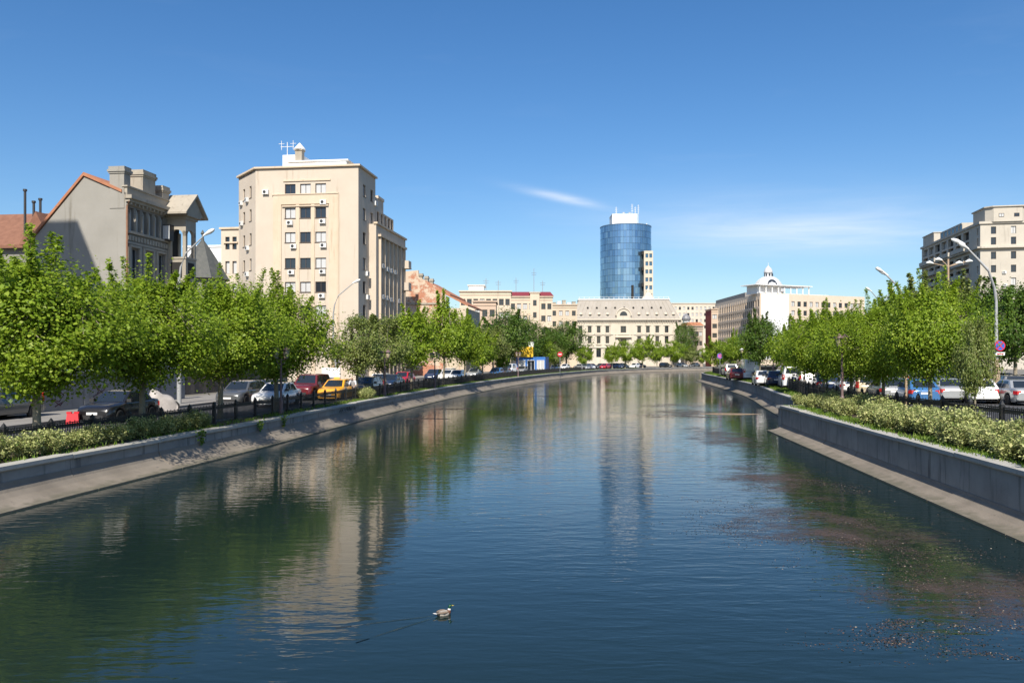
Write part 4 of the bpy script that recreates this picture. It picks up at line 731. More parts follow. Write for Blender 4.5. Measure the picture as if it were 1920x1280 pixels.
for k in range(5): q = MB(); a = 0.6+1.5*k; q.box(a, a+1.0, 2+k*0.5, 4+k*0.5, H4+0.3, H4+0.9+0.35*(k*7 % 3)); q.box(a-0.1,a+1.1,1.9+k*0.5,4.1+k*0.5,H4+0.9+0.35*(k*7 % 3),H4+1.0+0.35*(k*7 % 3)); q.build('roof_hut', M['white_paint'] if k % 2 else STN, r4)
block('apartment_building', 'long pale cream block in the distance right of the palace', 1255, 1350, 400, 569, 12, 4, (0.55,0.48,0.39), 20)
block('old_house', 'low brown old house with balconies right of the palace', 1288, 1318, 262, 612, 4, 3, (0.36,0.29,0.23), 10, roof=TILE)
rr, Wr, Hr = block('brick_building', 'narrow old building with dark red brick flank beside the grid facade', 1334, 1346, 264, 580, 2, 6, (0.5,0.38,0.28), 8)
q = MB(); q.box(-0.06, -0.004, 0.02, 8, 0, Hr-0.3); tag(q.build('brick_flank', rough('red_brick', (0.24,0.05,0.04), (0.3,0.075,0.055), 1.0, None, 0.9, 0.4, 10), rr), 'dark red brick side wall')
ch = empty('church', (XP(1290, 300), 300, ZL), 0, 'small church with grey domed bell turret behind the old houses', 'church')
q = MB(); q.box(-4,4,0,8,-0.1,10); q.lathe([(1.3,10),(1.3,ZP(600,300)-ZL)], 8, (0,3)); q.build('wall', M['white_paint'], ch); q = MB(); zt = ZP(600,300)-ZL; q.lathe([(1.6,zt),(1.75,zt+0.7),(1.3,zt+1.7),(0.4,zt+2.3),(0.08,zt+2.9),(0.05,zt+3.7)], 12, (0,3)); q.build('dome', plain('lead_dome', (0.2,0.2,0.21), 0.5), ch)
# ---- blue and yellow shop
sh = empty('shop', (XP(968, 150), 150, ZL), STREET, 'blue shop front with yellow fascia sign among the trees', 'shop')
q = MB(); q.box(0,5.5,0,8,-0.1,3.1); q.build('wall', plain('shop_blue', (0.03,0.14,0.42), 0.5), sh); q = MB(); q.box(-0.3,3.2,-0.4,0.4,3.1,5.0); tag(q.build('sign_board', plain('shop_yellow', (0.75,0.45,0.02), 0.5), sh), 'plain yellow fascia board'); q = MB(); q.box(2.3,3.3,-0.2,0.5,5.0,5.9); q.build('roof_hut', M['white_paint'], sh)
for k in range(3): win(sh, FRONT, 1.0+1.8*k, 0.3, 1.4, 2.2, 'white', -0.03, sill=False)
# ---- cream palace with mansard roof
D5 = 275; pal = empty('palace', (XP(1171, D5), D5, ZL), -0.05, 'ornate cream palace with tall grey mansard roof and central arched gable', 'palace')
PC = plaster('palace_stone', (0.52,0.46,0.37), (0.58,0.52,0.425), (0.4,0.34,0.265), 0.3); PR = rough('palace_roof', (0.3,0.27,0.23), (0.36,0.325,0.28), 0.4, (0.3,0.25,0.2), 0.8, 0.3, 6)
HW = 18.5; He = ZP(600, D5) - ZL; z_ = lambda y: ZP(y, D5) - ZL; us = [-15.2,-12.0,-8.9,-5.9,5.0,8.0,11.2,14.4]
pw = [(u+HW, z_(y)-1.0, 1.25, h) for u in us for y, h in ((618, 2.2), (638, 2.4))] + [(u+HW, z_(664)-1.0, 1.6, 3.0) for u in us] + [(HW-0.4, z_(618)-1.0, 1.9, 2.3), (HW-0.4, z_(641)-1.4, 2.0, 2.6)]
PF = front_at(-HW, 0); w = MB(); facade(w, PF, 2*HW, He, ops_of(pw), 0.35)
for s_ in (-1, 1): w.box(min(s_*HW, s_*(HW-0.4)), max(s_*HW, s_*(HW-0.4)), 0.002, 16, 0, He-0.01)
w.build('wall', PC, pal)
for i, q in enumerate(pw): win(pal, PF, *q, 'brown', 0.28, M['glass'], i >= 16 and i < 24, sill=False)
c = MB(); c.box(-HW-0.7,HW+0.7,-0.9,16,He,He+0.45); c.box(-HW-0.4,HW+0.4,-0.5,-0.003,He-0.35,He); c.box(-HW-0.15,HW+0.15,-0.25,-0.003,z_(627.5),z_(626)); c.box(-HW-0.2,HW+0.2,-0.3,-0.003,z_(652),z_(650)); c.box(-3.2,2.4,-1.0,-0.003,z_(632.5),z_(630.5))
for k in range(44): x = -HW+0.5+k*(2*HW-1)/43; c.box(x-0.13,x+0.13,-0.6,-0.26,He-0.8,He-0.36)
for u in us:
    for y, hh in ((618, 2.2), (638, 2.4)): zz = z_(y)-1.0; c.box(u-0.95,u-0.68,-0.12,-0.003,zz-0.3,zz+hh+0.2); c.box(u+0.68,u+0.95,-0.12,-0.003,zz-0.3,zz+hh+0.2); c.box(u-1.1,u+1.1,-0.28,-0.003,zz+hh+0.21,zz+hh+0.45); c.box(u-0.9,u+0.9,-0.35,-0.003,zz-0.55,zz-0.31)
for x in (-HW+0.5,-HW+1.5,-3.6,-2.6,1.9,2.9,HW-1.5,HW-0.5): c.box(x-0.3,x+0.3,-0.2,-0.003,z_(650)+0.05,He-0.9)
c.build('cornice', PC, pal)
zr = z_(561); rr_ = MB(); b4 = [(-HW-0.3,-0.5,He+0.45),(HW+0.3,-0.5,He+0.45),(HW+0.3,16,He+0.45),(-HW-0.3,16,He+0.45)]; t4 = [(-HW+2.9,2.8,zr),(HW-2.9,2.8,zr),(HW-2.9,13,zr),(-HW+2.9,13,zr)]; rr_.hexa(b4, t4)
for k in range(25):
    f_ = k/24; x0_, x1_ = -HW-0.3+(2*HW+0.6)*f_, -HW+2.9+(2*HW-5.8)*f_; rr_.hexa([(x0_-0.07,-0.62,He+0.5),(x0_+0.07,-0.62,He+0.5),(x0_+0.07,-0.4,He+0.5),(x0_-0.07,-0.4,He+0.5)], [(x1_-0.07,2.68,zr),(x1_+0.07,2.68,zr),(x1_+0.07,2.9,zr),(x1_-0.07,2.9,zr)])
pro = rr_.build('roof', PR, pal); c = MB(); c.box(-HW+2.6,HW-2.6,2.5,13.3,zr,zr+0.35)
for k in range(19): x = -HW+3+k*(2*HW-6)/18; c.box(x-0.06,x+0.06,2.6,2.72,zr+0.35,zr+0.95)
c.box(-HW+2.8,HW-2.8,2.62,2.7,zr+0.95,zr+1.02); c.build('ridge_railing', M['ac_white'], pro)
dmm = MB(); dmm.box(-0.75,0.75,-0.25,1.6,0,1.5); dmm.lathe([(0.75,1.5),(0.7,1.75),(0.5,2.05),(0.1,2.25)], 12); dm_me = dmm.mesh('dormer', PC)
for u in us + [-17.0, 17.0]:
    o = put('dormer', dm_me, pro, T((u*0.985, 0.25, He+0.45))); win(o, FRONT, 0, 0.3, 0.85, 1.5, 'brown', -0.29, M['glass'], True, sill=False, cols=1) if False else put('pane', _wc[(0.5, 1.62, 'white', True, False, 1, 1)][1], o, T((0,-0.28,0.15)) @ Matrix.Scale(1.5, 4, (1,0,0)), [M['glass']])
for k in range(9): q = MB(); x = -12.6+3.15*k; q.lathe([(0.35,0),(0.33,0.3),(0.05,0.55)], 8); q.build('vent', M['void'], pro, M=T((x, 1.25, He+0.45+(zr-He)*0.52)))
gb = MB(); gb.box(-2.8,2.0,-0.8,2.5,He+0.45,He+1.6); pts = [(-0.4+2.4*math.cos(a), He+1.6+2.3*math.sin(a)) for a in np.linspace(0, math.pi, 15)]; gb.xprism(pts, -0.8, 3.2); pin = [(-0.4+2.75*math.cos(a), He+1.6+2.65*math.sin(a)) for a in np.linspace(0, math.pi, 15)]
for i in range(14): (a0,c0),(a1,c1),(e1,f1),(e0,f0) = pts[i], pts[i+1], pin[i+1], pin[i]; gb.hexa([(a0,-1.1,c0),(a1,-1.1,c1),(e1,-1.1,f1),(e0,-1.1,f0)], [(a0,3.2,c0),(a1,3.2,c1),(e1,3.2,f1),(e0,3.2,f0)])
gb.build('arched_gable', PC, pal); gw = MB(); gw.xprism([(-0.4+1.3*math.cos(a), He+1.5+1.5*math.sin(a)) for a in np.linspace(0, math.pi, 13)], -0.86, -0.82); gw.build('window', M['glass'], pal)
cp = MB(); x = 8.8; cp.lathe([(2.4,zr),(2.3,zr+0.5),(1.2,zr+2.2),(0.7,zr+2.9),(0.75,zr+3.3),(0.3,zr+4.0),(0.06,zr+4.4),(0.05,zr+5.4)], 8, (x, 6)); cp.build('corner_cupola', PC, pro)
bk2 = MB(); bk2.box(-HW+0.4,HW-0.4,15.6,16,0,He-0.01); bk2.build('rear_wall', PC, pal)
# ---- round blue glass tower
D6 = 430; tw = empty('glass_tower', (XP(1173, D6+14), D6+14, ZL), 0, 'round blue mirror-glass office tower with white rooftop box and masts', 'tower')
zt = ZP(420, D6) - ZL; rad = 14.1; NS, NFl = 56, 22; fh = zt/NFl
def glassy(name, c): m, n, l, b = nodes_of(name); b.inputs['Base Color'].default_value = (*c, 1); b.inputs['Metallic'].default_value = 0.9; b.inputs['Roughness'].default_value = 0.12; return m
gl = [glassy('tower_glass_%d' % i, c) for i, c in enumerate([(0.24,0.37,0.5), (0.28,0.41,0.54), (0.2,0.32,0.45), (0.36,0.49,0.6)])]
cw_ = MB(); rs = random.Random(4)
for i in range(NS):
    a0, a1 = 2*math.pi*i/NS + 0.004, 2*math.pi*(i+1)/NS - 0.004
    for j in range(NFl):
        z0_, z1_ = j*fh + 0.12, (j+1)*fh - 0.05; dr = rs.uniform(-0.035, 0.035); dz_ = rs.uniform(-0.04, 0.04); k_ = rs.choices((0,1,2,3), (5,4,3,1))[0]
        cw_.quad(((rad+dr)*math.cos(a0),(rad+dr)*math.sin(a0),z0_),((rad-dr)*math.cos(a1),(rad-dr)*math.sin(a1),z0_),((rad-dr+dz_)*math.cos(a1),(rad-dr+dz_)*math.sin(a1),z1_),((rad+dr+dz_)*math.cos(a0),(rad+dr+dz_)*math.sin(a0),z1_), mi=k_)
cwo = cw_.build('curtain_wall', gl, tw); cwo['kind'] = 'stuff'
co = MB(); co.lathe([(rad-0.12,0),(rad-0.12,zt),(rad+0.15,zt),(rad+0.15,zt+0.5),(rad-1,zt+0.5)], NS); co.build('core', plain('mullion', (0.12,0.19,0.28), 0.4, 0.5), tw)
sl = MB(); SLF = T((7.9,-14.4,0)); slw = [(u, zt-18.2-i*4.3, 1.5, 2.2) for i in range(9) for u in (1.5, 3.6)]; facade(sl, SLF, 4.9, zt-14.5, ops_of(slw), 0.4); sl.box(7.9, 12.8, -13.9, -4, 0, zt-14.6); sl.quad((7.9,-14.4,0),(7.9,-13.9,0),(7.9,-13.9,zt-14.5),(7.9,-14.4,zt-14.5)); sl.quad((7.9,-14.4,zt-14.5),(12.8,-14.4,zt-14.5),(12.8,-13.9,zt-14.5),(7.9,-13.9,zt-14.5)); sl.build('stone_slab', plaster('slab_stone', (0.5,0.44,0.35)), tw)
for q in slw: win(tw, SLF, *q, 'dark', 0.3, M['glass_blue'], sill=False, cols=1)
for i in range(5): nt_ = MB(); nt_.box(6.8, 7.89, -14.35, -10, zt-16.5-i*8.6, zt-14.6-i*8.6); nt_.build('dark_notch', M['void'], tw)
nt_ = MB(); nt_.box(1.1, 2.3, -14.6, -13.8, 30, 42); nt_.build('dark_notch', M['void'], tw)
rbx = MB(); rbx.box(-8.2,5.6,-6,6,zt+0.5,zt+6.6); rbx.box(-8.35,5.75,-6.15,6.15,zt+6.6,zt+6.9); rbx.build('rooftop_box', M['white_paint'], tw)
for x, y, h in ((-5.5,-2,11.5),(3.6,0,13.5),(6.6,-3,12.5),(5.2,-1,11.8)):
    mm_ = MB(); z0_ = zt+6.7 if x < 5.7 else zt+0.4; mm_.tube([(x,y,z0_),(x,y,zt+h)], 0.12, 5)
    for k in range(4): zz = zt+h-0.8-1.0*k; mm_.tube([(x-0.7,y,zz),(x+0.7,y,zz)], 0.07, 4)
    mm_.build('mast', M['ac_white'], tw)
for x in (-1.5,1.8): mm_ = MB(); mm_.lathe([(0.2,zt+6.8),(0.2,zt+7.6),(0.9,zt+8.1),(0.15,zt+8.3)], 8, (x,-3)); mm_.build('dish', M['ac_white'], tw)
for x in (7.0,8.0,11.0): mm_ = MB(); mm_.box(x,x+0.5,-3,-2.5,zt+0.45,zt+2.2); mm_.build('aerial_box', M['ac_white'], tw)
# ---- long modern block with concrete grid, blank white wall
D7 = 290; x7 = XP(1425, D7); gbk = empty('office_building', (x7, D7, ZR), 0, 'long office building with concrete grid facade and blank white end wall', 'building')
H7 = ZP(549, D7) - ZR; CRM = plaster('grid_cream', (0.62,0.5,0.38), (0.68,0.56,0.44)); L7 = 62.0; FX = Matrix.Translation((-0.5, L7, 0)) @ RZ(R(-90) + math.atan(0.5/L7)); nc, nr = 22, 7; cw7 = (L7-3)/nc; rh = 3.35
w = MB(); gw7 = [(2.2+cw7*(i+0.5), H7-1.5-rh*(j+1), cw7*0.62, rh*0.74) for i in range(nc) for j in range(nr)]; facade(w, FX, L7, H7, ops_of(gw7), 0.4); FR7 = RZ(math.atan(20/47)); W7 = 51.0
fw7 = [(14+2.9*(i+0.5), H7-1.2-rh*(j+1), 1.7, 1.9) for i in range(12) for j in range(7)]; facade(w, FR7, W7, H7, ops_of(fw7), 0.35); 
w.add([(0,0,H7-0.01),(W7*math.cos(math.atan(20/47)),W7*math.sin(math.atan(20/47)),H7-0.01),(30,62,H7-0.01),(-0.5,62,H7-0.01)], [(0,1,2,3)]); w.build('wall', CRM, gbk)
for q in gw7: win(gbk, FX, *q, 'dark', 0.36, M['glass'], sill=False, cols=1)
for q in fw7: win(gbk, FR7, *q, 'brown', 0.25, sill=False)
gd = MB(); gd.M = FX
for j in range(nr): gd.box(2.2, L7-0.8, -0.2, -0.122, H7-1.5-rh*(j+1)-0.45, H7-1.5-rh*(j+1)-0.1)
for i in range(nc+1): gd.box(2.2+cw7*i-0.12, 2.2+cw7*i+0.12, -0.12, -0.003, 0, H7-1.2)
gd.M = None; gd.build('grid_ribs', CRM, gbk); bwm = MB(); bwm.M = FR7; bwm.box(0.6, 13.3, -0.12, -0.004, 2, H7-0.3); bwm.M = None; tag(bwm.build('blank_panel', M['white_paint'], gbk), 'large blank white panel covering the end wall')
pt = MB(); pt.box(-0.2, 3, 18, 62, H7, H7+1.6); pt.build('roof_storey', plain('roof_grey', (0.22,0.21,0.2), 0.7), gbk); pt = MB(); pt.M = FR7; pt.box(1, 34, 1.5, 9, H7, H7+0.25); pt.box(-1.5,25,0.2,9,H7+3.0,H7+3.3)
for k in range(9): pt.box(0.5+2.9*k, 0.8+2.9*k, 0.8, 1.1, H7+0.25, H7+3.0)
pt.box(1,12,2.5,8.5,H7+0.25,H7+3.0); pt.M = None; pt.build('roof_terrace', M['white_paint'], gbk)
# ---- domed building behind it
D8 = 345; dmb = empty('domed_building', (XP(1446, D8), D8, ZR), 0, 'grey ribbed dome with lantern rising behind the blank white wall', 'building'); zb = ZP(547, D8) - ZR
q = MB(); q.box(-9,9,-5,13,-0.1,zb-1.5); q.lathe([(6.2,zb-1.6),(6.2,zb)], 24, (0,4)); q.build('wall', PC, dmb); dr_ = rough('dome_lead', (0.46,0.47,0.475), (0.54,0.55,0.56), 0.5, None, 0.5, 0.2, 5)
q = MB(); prof = [(6.4*math.cos(a), zb + 7.2*math.sin(a)) for a in np.linspace(0, 1.25, 12)]; q.lathe([(6.6,zb)] + prof + [(1.7,zb+6.9),(1.7,zb+8.6),(1.95,zb+8.7),(1.9,zb+9.0),(1.45,zb+10.4),(0.5,zb+11.4),(0.1,zb+11.8),(0.06,zb+13.2)], 32, (0,4)); do = q.build('dome', dr_, dmb, True)
q = MB()
for k in range(24):
    a = 2*math.pi*k/24; q.tube([(1.01*r_*math.cos(a), 4+1.01*r_*math.sin(a), z_) for r_, z_ in prof], 0.09, 4)
q.build('rib', dr_, do); q = MB(); q.M = T((0,4,zb)) @ Matrix.Rotation(R(-20), 4, 'X')
q.xprism([(-2.1,0.7)] + [(2.1*math.cos(a), 0.7+2.7*math.sin(a)) for a in np.linspace(math.pi, 0, 13)], -6.3, -5.0); q.M = None; q.build('dome_window', M['glass'], do); q = MB()
for k in range(5): a = R(-90 + (k-2)*38); q.box(1.72*math.cos(a)-0.35, 1.72*math.cos(a)+0.35, 4+1.72*math.sin(a)-0.06, 4+1.72*math.sin(a)+0.06, zb+7.1, zb+8.3)
q.build('lantern_window', M['glass'], do)
# ---- big apartment block on the right
D9 = 185; x9 = XP(1838, D9); SL9 = -math.atan(0.2); big = empty('apartment_block', (x9, D9, ZR), SL9, 'large cream apartment block with octagonal corner tower and balconies', 'building'); z_ = lambda y: ZP(y, D9) - ZR
CB = plaster('big_cream', (0.44,0.4,0.335), (0.5,0.46,0.39), (0.34,0.305,0.255), 0.3); Ht, Hm = z_(390), z_(417)
w = MB(); zz = [z_(y) for y in (432, 452, 479, 504, 528, 552, 576, 600)]; f9 = [(u, z-0.9, 1.1, 1.7) for z in zz for u in (2.8, 7.0, 13.2, 16.0, 20.0, 23.4)]; facade(w, FRONT, 26, Hm, ops_of(f9), 0.3)
L9 = 44; S9 = lside_at(0, L9); s9 = [(u, z-1.1, 4.0, 2.0) for z in zz for u in (3.4, 8.4, 13.6, 18.8, 24.0, 29.6, 34.8)] + [(L9-1.6, z-0.9, 0.9, 1.7) for z in zz]; facade(w, S9, L9, Hm, ops_of(s9), 0.9); w.quad((0,0,Hm-0.01),(26,0,Hm-0.01),(26,L9,Hm-0.01),(0,L9,Hm-0.01)); w.quad((0,L9,0),(26,L9,0),(26,L9,Hm),(0,L9,Hm)); w.build('wall', CB, big)
for q in f9: win(big, FRONT, *q, 'brown', 0.22, sill=False)
for q in s9: win(big, S9, *q, 'dark', 0.75, sill=False)
oc = MB(); o8 = [(1.2,0.6),(2.6,-0.7),(8.6,-0.7),(10.0,0.6),(10.0,8),(8.6,9.4),(2.6,9.4),(1.2,8)]; oc.prism(o8, Hm-0.02, Ht); oc.prism([(x + (0.3 if x > 5 else -0.3), y + (0.3 if y > 4 else -0.3)) for x, y in o8], Ht, Ht+0.25); oc.build('corner_tower', CB, big)
for u, zz_ in ((4.2, z_(403)), (7.4, z_(403))): win(big, front_at(0,-0.7), u, zz_-0.7, 1.1, 0.8, 'brown', -0.04, sill=False)
tr = MB(); tr.box(-0.8,26.2,-0.8,-0.003,z_(466),z_(463)); tr.M = S9; tr.box(-0.5, L9+0.8, -0.9, -0.003, z_(466), z_(463)); tr.box(-0.3,L9+0.3,-0.35,-0.003,Hm-0.4,Hm+0.15); tr.M = None; tr.box(-0.35,26.2,-0.35,-0.003,Hm-0.4,Hm+0.15); tr.build('cornice', CB, big)
for zq in zz[1:6]:
    for (a, b_) in ((2.0, 15.0), (17.2, 26.0), (28.0, 37.0)): q = MB(); q.M = S9; q.box(a, b_, -1.3, -0.003, zq-1.35, zq-1.2); q.box(a, b_, -1.3, -1.2, zq-1.2, zq-0.3); q.box(a,a+0.1,-1.2,-0.003,zq-1.2,zq-0.3); q.box(b_-0.1,b_,-1.2,-0.003,zq-1.2,zq-0.3); q.M = None; q.build('balcony', CB, big)
ru = MB(); ru.box(0.6,6,14,30,Hm,Hm+2.2); ru.box(0.2,8,34,43.5,Hm,Hm+2.8); ru.box(0.0,8.2,33.8,43.7,Hm+2.8,Hm+3.0); ru.build('roof_storey', CB, big)
for k in range(6): win(big, lside_at(0.6, 30), 1.6+2.8*k, Hm+0.5, 1.8, 1.3, 'dark', -0.04, M['glass_blue'], sill=False)
for (u, z) in ((5.0, zz[3]-1.2), (5.2, zz[4]-1.2), (15, zz[4]-1.5)): ac(big, FRONT, u, z)
# ------------------------------------------------------------------ vehicles
random.seed(33)
SPEC = {  # L, W, H, sill, wheel r, rear overhang, front overhang, cabin (xa,xb,xc,xd from the front), belt, hood front z, rear style
 'sedan': dict(L=4.35, W=1.74, H=1.45, sill=0.2, r=0.31, ro=0.95, fo=0.8, cab=(1.15,1.95,3.2,3.75), belt=0.93, hood=0.74, boot=0.98),
 'hatch': dict(L=3.95, W=1.7, H=1.48, sill=0.2, r=0.3, ro=0.65, fo=0.78, cab=(1.0,1.75,3.35,3.85), belt=0.95, hood=0.76, boot=None),
 'wagon': dict(L=4.4, W=1.76, H=1.52, sill=0.21, r=0.32, ro=0.85, fo=0.85, cab=(1.1,1.85,3.95,4.3), belt=0.97, hood=0.78, boot=None),
 'suv': dict(L=4.6, W=1.85, H=1.82, sill=0.36, r=0.38, ro=0.9, fo=0.85, cab=(1.25,1.85,4.2,4.5), belt=1.14, hood=0.98, boot=None),
 'van': dict(L=4.5, W=1.8, H=1.95, sill=0.25, r=0.32, ro=0.75, fo=0.8, cab=(0.75,1.5,4.38,4.46), belt=1.1, hood=0.92, boot=None),
 'bigvan': dict(L=5.4, W=2.0, H=2.5, sill=0.3, r=0.34, ro=1.0, fo=0.9, cab=(0.7,1.35,5.3,5.37), belt=1.2, hood=1.0, boot=None)}
def wheel_meshes(r):
    a = MB(); n = 20; w = 0.1
    a.M = Matrix.Rotation(R(90), 4, 'X'); a.lathe([(r*0.62,-w),(r*0.9,-w),(r,-w*0.7),(r,w*0.7),(r*0.9,w),(r*0.62,w)], n); b_ = MB(); b_.M = a.M; b_.lathe([(r*0.64,-w*0.7),(r*0.64,w*0.75),(r*0.56,w*0.8),(r*0.5,w*0.5),(r*0.16,w*0.62),(r*0.1,w*0.8)], n)
    for k in range(5): q = 2*math.pi*k/5; c, s_ = math.cos(q), math.sin(q); b_.hexa([(c*r*0.12-s_*0.03, s_*r*0.12+c*0.03, w*0.6),(c*r*0.12+s_*0.03, s_*r*0.12-c*0.03, w*0.6),(c*r*0.58+s_*0.025, s_*r*0.58-c*0.025, w*0.6),(c*r*0.58-s_*0.025, s_*r*0.58+c*0.025, w*0.6)], [(c*r*0.12-s_*0.03, s_*r*0.12+c*0.03, w*0.82),(c*r*0.12+s_*0.03, s_*r*0.12-c*0.03, w*0.82),(c*r*0.58+s_*0.025, s_*r*0.58-c*0.025, w*0.8),(c*r*0.58-s_*0.025, s_*r*0.58+c*0.025, w*0.8)])
    a.M = b_.M = None; return a.mesh('wheel', M['rubber'], True), b_.mesh('rim', M['rim'])
CAR = {}
def car_meshes(kind):
    if kind in CAR: return CAR[kind]
    s = SPEC[kind]; L, W, H = s['L'], s['W'], s['H']; fx = lambda a: L/2 - a                     # distance from the nose -> x
    xf, xr = fx(s['fo']), -L/2 + s['ro']; ra = s['r'] + 0.06; belt = s['belt']; xa, xb, xc, xd = [fx(a) for a in s['cab']]
    if s['boot']: prof = [(-L/2,0.72),(-L/2+0.06,0.9),(-L/2+0.2,0.97),(xd-0.02,1.0),(xd+0.3,belt+0.02)]
    else: prof = [(-L/2,0.78 if kind != 'suv' else 0.9),(-L/2+0.05,belt-0.03),(-L/2+0.2,belt)]
    prof += [(0.0,belt),(xa-0.1,belt),(xa+0.05,belt-0.02),(L/2-0.35,s['hood']+0.08),(L/2-0.1,s['hood']-0.02),(L/2,s['hood']-0.16)]
    px_, pz_ = [p[0] for p in prof], [p[1] for p in prof]
    st = sorted(set([round(x, 3) for x in np.linspace(-L/2, L/2, 34)] + [round(c + ra*math.cos(a), 3) for c in (xf, xr) for a in np.linspace(0, math.pi, 9)]))
    mb = MB(); rings = []
    for x in st:
        zt = float(np.interp(x, px_, pz_)); e = min(x + L/2, L/2 - x); w = W/2*(1 - 0.16*max(0, 1 - e/0.28)**2 - 0.05*max(0, 1 - e/0.9)); zb = s['sill'] + 0.1*max(0, 1 - e/0.2)
        for c in (xf, xr):
            if abs(x - c) < ra: zb = max(zb, s['r'] + math.sqrt(max(0, ra*ra - (x-c)**2)))
        zm = max(zb + 0.05, 0.58*zt); half = [(w*0.965, zb), (w, min(zb+0.12, zm)), (w*1.0, zm), (w*0.975, zt-0.1), (w*0.9, zt-0.015), (w*0.5, zt+0.012), (0, zt+0.02)]
        rings.append([(x, -y, z) for y, z in half] + [(x, y, z) for y, z in half[-2::-1]])
    n = len(rings[0]); mb.add([p for r_ in rings for p in r_], [(i*n+j, i*n+j+1, (i+1)*n+j+1, (i+1)*n+j) for i in range(len(rings)-1) for j in range(n-1)] + [tuple(range(n))[::-1], tuple((len(rings)-1)*n + j for j in range(n))])
    me_body = mb.mesh('body', [plain('x', (0.5,0.5,0.5))], True); me_body.polygons.foreach_set('use_smooth', [len(p.vertices) == 4 for p in me_body.polygons])
    # cabin: bevelled frustum in body colour, glass let on as proud panes
    wb, wt, zb, zr = W/2*0.93, W/2*0.74, belt-0.06, H; bm = bmesh.new()
    xm = (xb+xc)/2; pts = [(xa,-wb,zb),(xa,wb,zb),(xd,wb,zb),(xd,-wb,zb),(xb,-wt,zr-0.05),(xb,wt,zr-0.05),(xc,wt,zr-0.05),(xc,-wt,zr-0.05),(xm,-wt*0.95,zr),(xm,wt*0.95,zr)]
    V = [bm.verts.new(p) for p in pts]
    for f in ((0,1,5,4),(2,3,7,6),(1,2,6,9,5),(3,0,4,8,7),(4,5,9,8),(8,9,6,7),(3,2,1,0)): bm.faces.new([V[i] for i in f])
    bmesh.ops.recalc_face_normals(bm, faces=bm.faces); bmesh.ops.bevel(bm, geom=[e for e in bm.edges if max(v.co.z for v in e.verts) > zb + 0.1], offset=0.06, segments=2, profile=0.6, affect='EDGES')
    me_cab = bpy.data.meshes.new('cabin'); bm.to_mesh(me_cab); bm.free(); me_cab.materials.append(M['dark'])
    def pane(c4, u0, u1, v0, v1, nm):                                                             # bilinear inset, 8 mm proud
        a, b_, c, d = [Vector(p) for p in c4]; f = lambda u, v: (a*(1-u)+b_*u)*(1-v) + (d*(1-u)+c*u)*v; nn = (b_-a).cross(d-a).normalized()*0.010; q = MB(); q.add([f(u0,v0)+nn, f(u1,v0)+nn, f(u1-0.02,v1)+nn, f(u0+0.02,v1)+nn, f((u0+u1)/2,(v0+v1)/2)+nn*1.6], [(0,1,4),(1,2,4),(2,3,4),(3,0,4)]); return q.mesh(nm, M['glass'])
    A, B, C, D_, E, F_, G_, H_ = [pts[i] for i in range(8)]; z1 = lambda p: (p[0], p[1], p[2])
    gl = [('windscreen', pane((A, B, F_, E), 0.07, 0.93, 0.14, 0.93, 'windscreen')), ('rear_window', pane((C, D_, H_, G_), 0.1, 0.9, 0.2 if kind not in ('van','bigvan') else 0.35, 0.9, 'rear_window'))]
    if kind == 'bigvan': sp = [(0.04, 0.3)]
    elif kind == 'van': sp = [(0.05, 0.36), (0.4, 0.66)]
    elif kind in ('wagon', 'suv'): sp = [(0.07, 0.36), (0.385, 0.66), (0.69, 0.92)]
    else: sp = [(0.1, 0.47), (0.5, 0.88)]
    for u0, u1 in sp: gl.append(('side_window', pane((B, C, G_, F_), u0, u1, 0.16, 0.9, 'side_window'))); gl.append(('side_window', pane((D_, A, E, H_), 1-u1, 1-u0, 0.16, 0.9, 'side_window')))
    if kind == 'bigvan': gl = gl[:1] + gl[2:]
    ub = MB(); ub.box(-L/2+0.12, L/2-0.12, -W/2*0.8, W/2*0.8, s['sill']-0.03, 0.62); me_ub = ub.mesh('underbody', M['dark'])
    sm = []; hz = s['hood']-0.22
    for sg in (-1, 1):
        q = MB(); q.hexa([(L/2-0.34,sg*W*0.46,hz),(L/2-0.02,sg*W*0.30,hz),(L/2-0.02,sg*W*0.28,hz+0.01),(L/2-0.4,sg*W*0.3,hz)], [(L/2-0.42,sg*W*0.462,hz+0.17),(L/2-0.08,sg*W*0.31,hz+0.13),(L/2-0.09,sg*W*0.27,hz+0.13),(L/2-0.5,sg*W*0.3,hz+0.15)]); sm.append(('headlight', q.mesh('headlight', M['lamp_clear'])))
        tz = belt-0.3 if kind not in ('van','bigvan','suv','wagon') else belt-0.28; th = 0.2 if kind in ('sedan','hatch') else 0.42
        q = MB(); q.hexa([(-L/2+0.005,sg*W*0.3 if th < 0.3 else sg*W*0.39,tz),(-L/2+0.02,sg*W*0.43,tz),(-L/2+0.26,sg*W*0.497,tz),(-L/2+0.26,sg*W*0.4,tz)], [(-L/2+0.01,sg*W*0.3 if th < 0.3 else sg*W*0.39,tz+th),(-L/2+0.03,sg*W*0.425,tz+th),(-L/2+0.26,sg*W*0.49,tz+th),(-L/2+0.26,sg*W*0.4,tz+th)]); sm.append(('taillight', q.mesh('taillight', M['lamp_red'])))
        q = MB(); q.box(xa-0.34, xa-0.2, min(sg*W*0.47, sg*(W/2+0.17)), max(sg*W*0.47, sg*(W/2+0.17)), belt+0.0, belt+0.15); sm.append(('mirror', q.mesh('mirror', M['plastic_dark'])))
    q = MB(); q.box(L/2-0.16, L/2-0.005, -W*0.24, W*0.24, hz-0.02, hz+0.1); q.box(L/2-0.14, L/2+0.012, -W*0.3, W*0.3, 0.26 if kind != 'suv' else 0.42, 0.4 if kind != 'suv' else 0.58); sm.append(('grille', q.mesh('grille', M['plastic_dark'])))
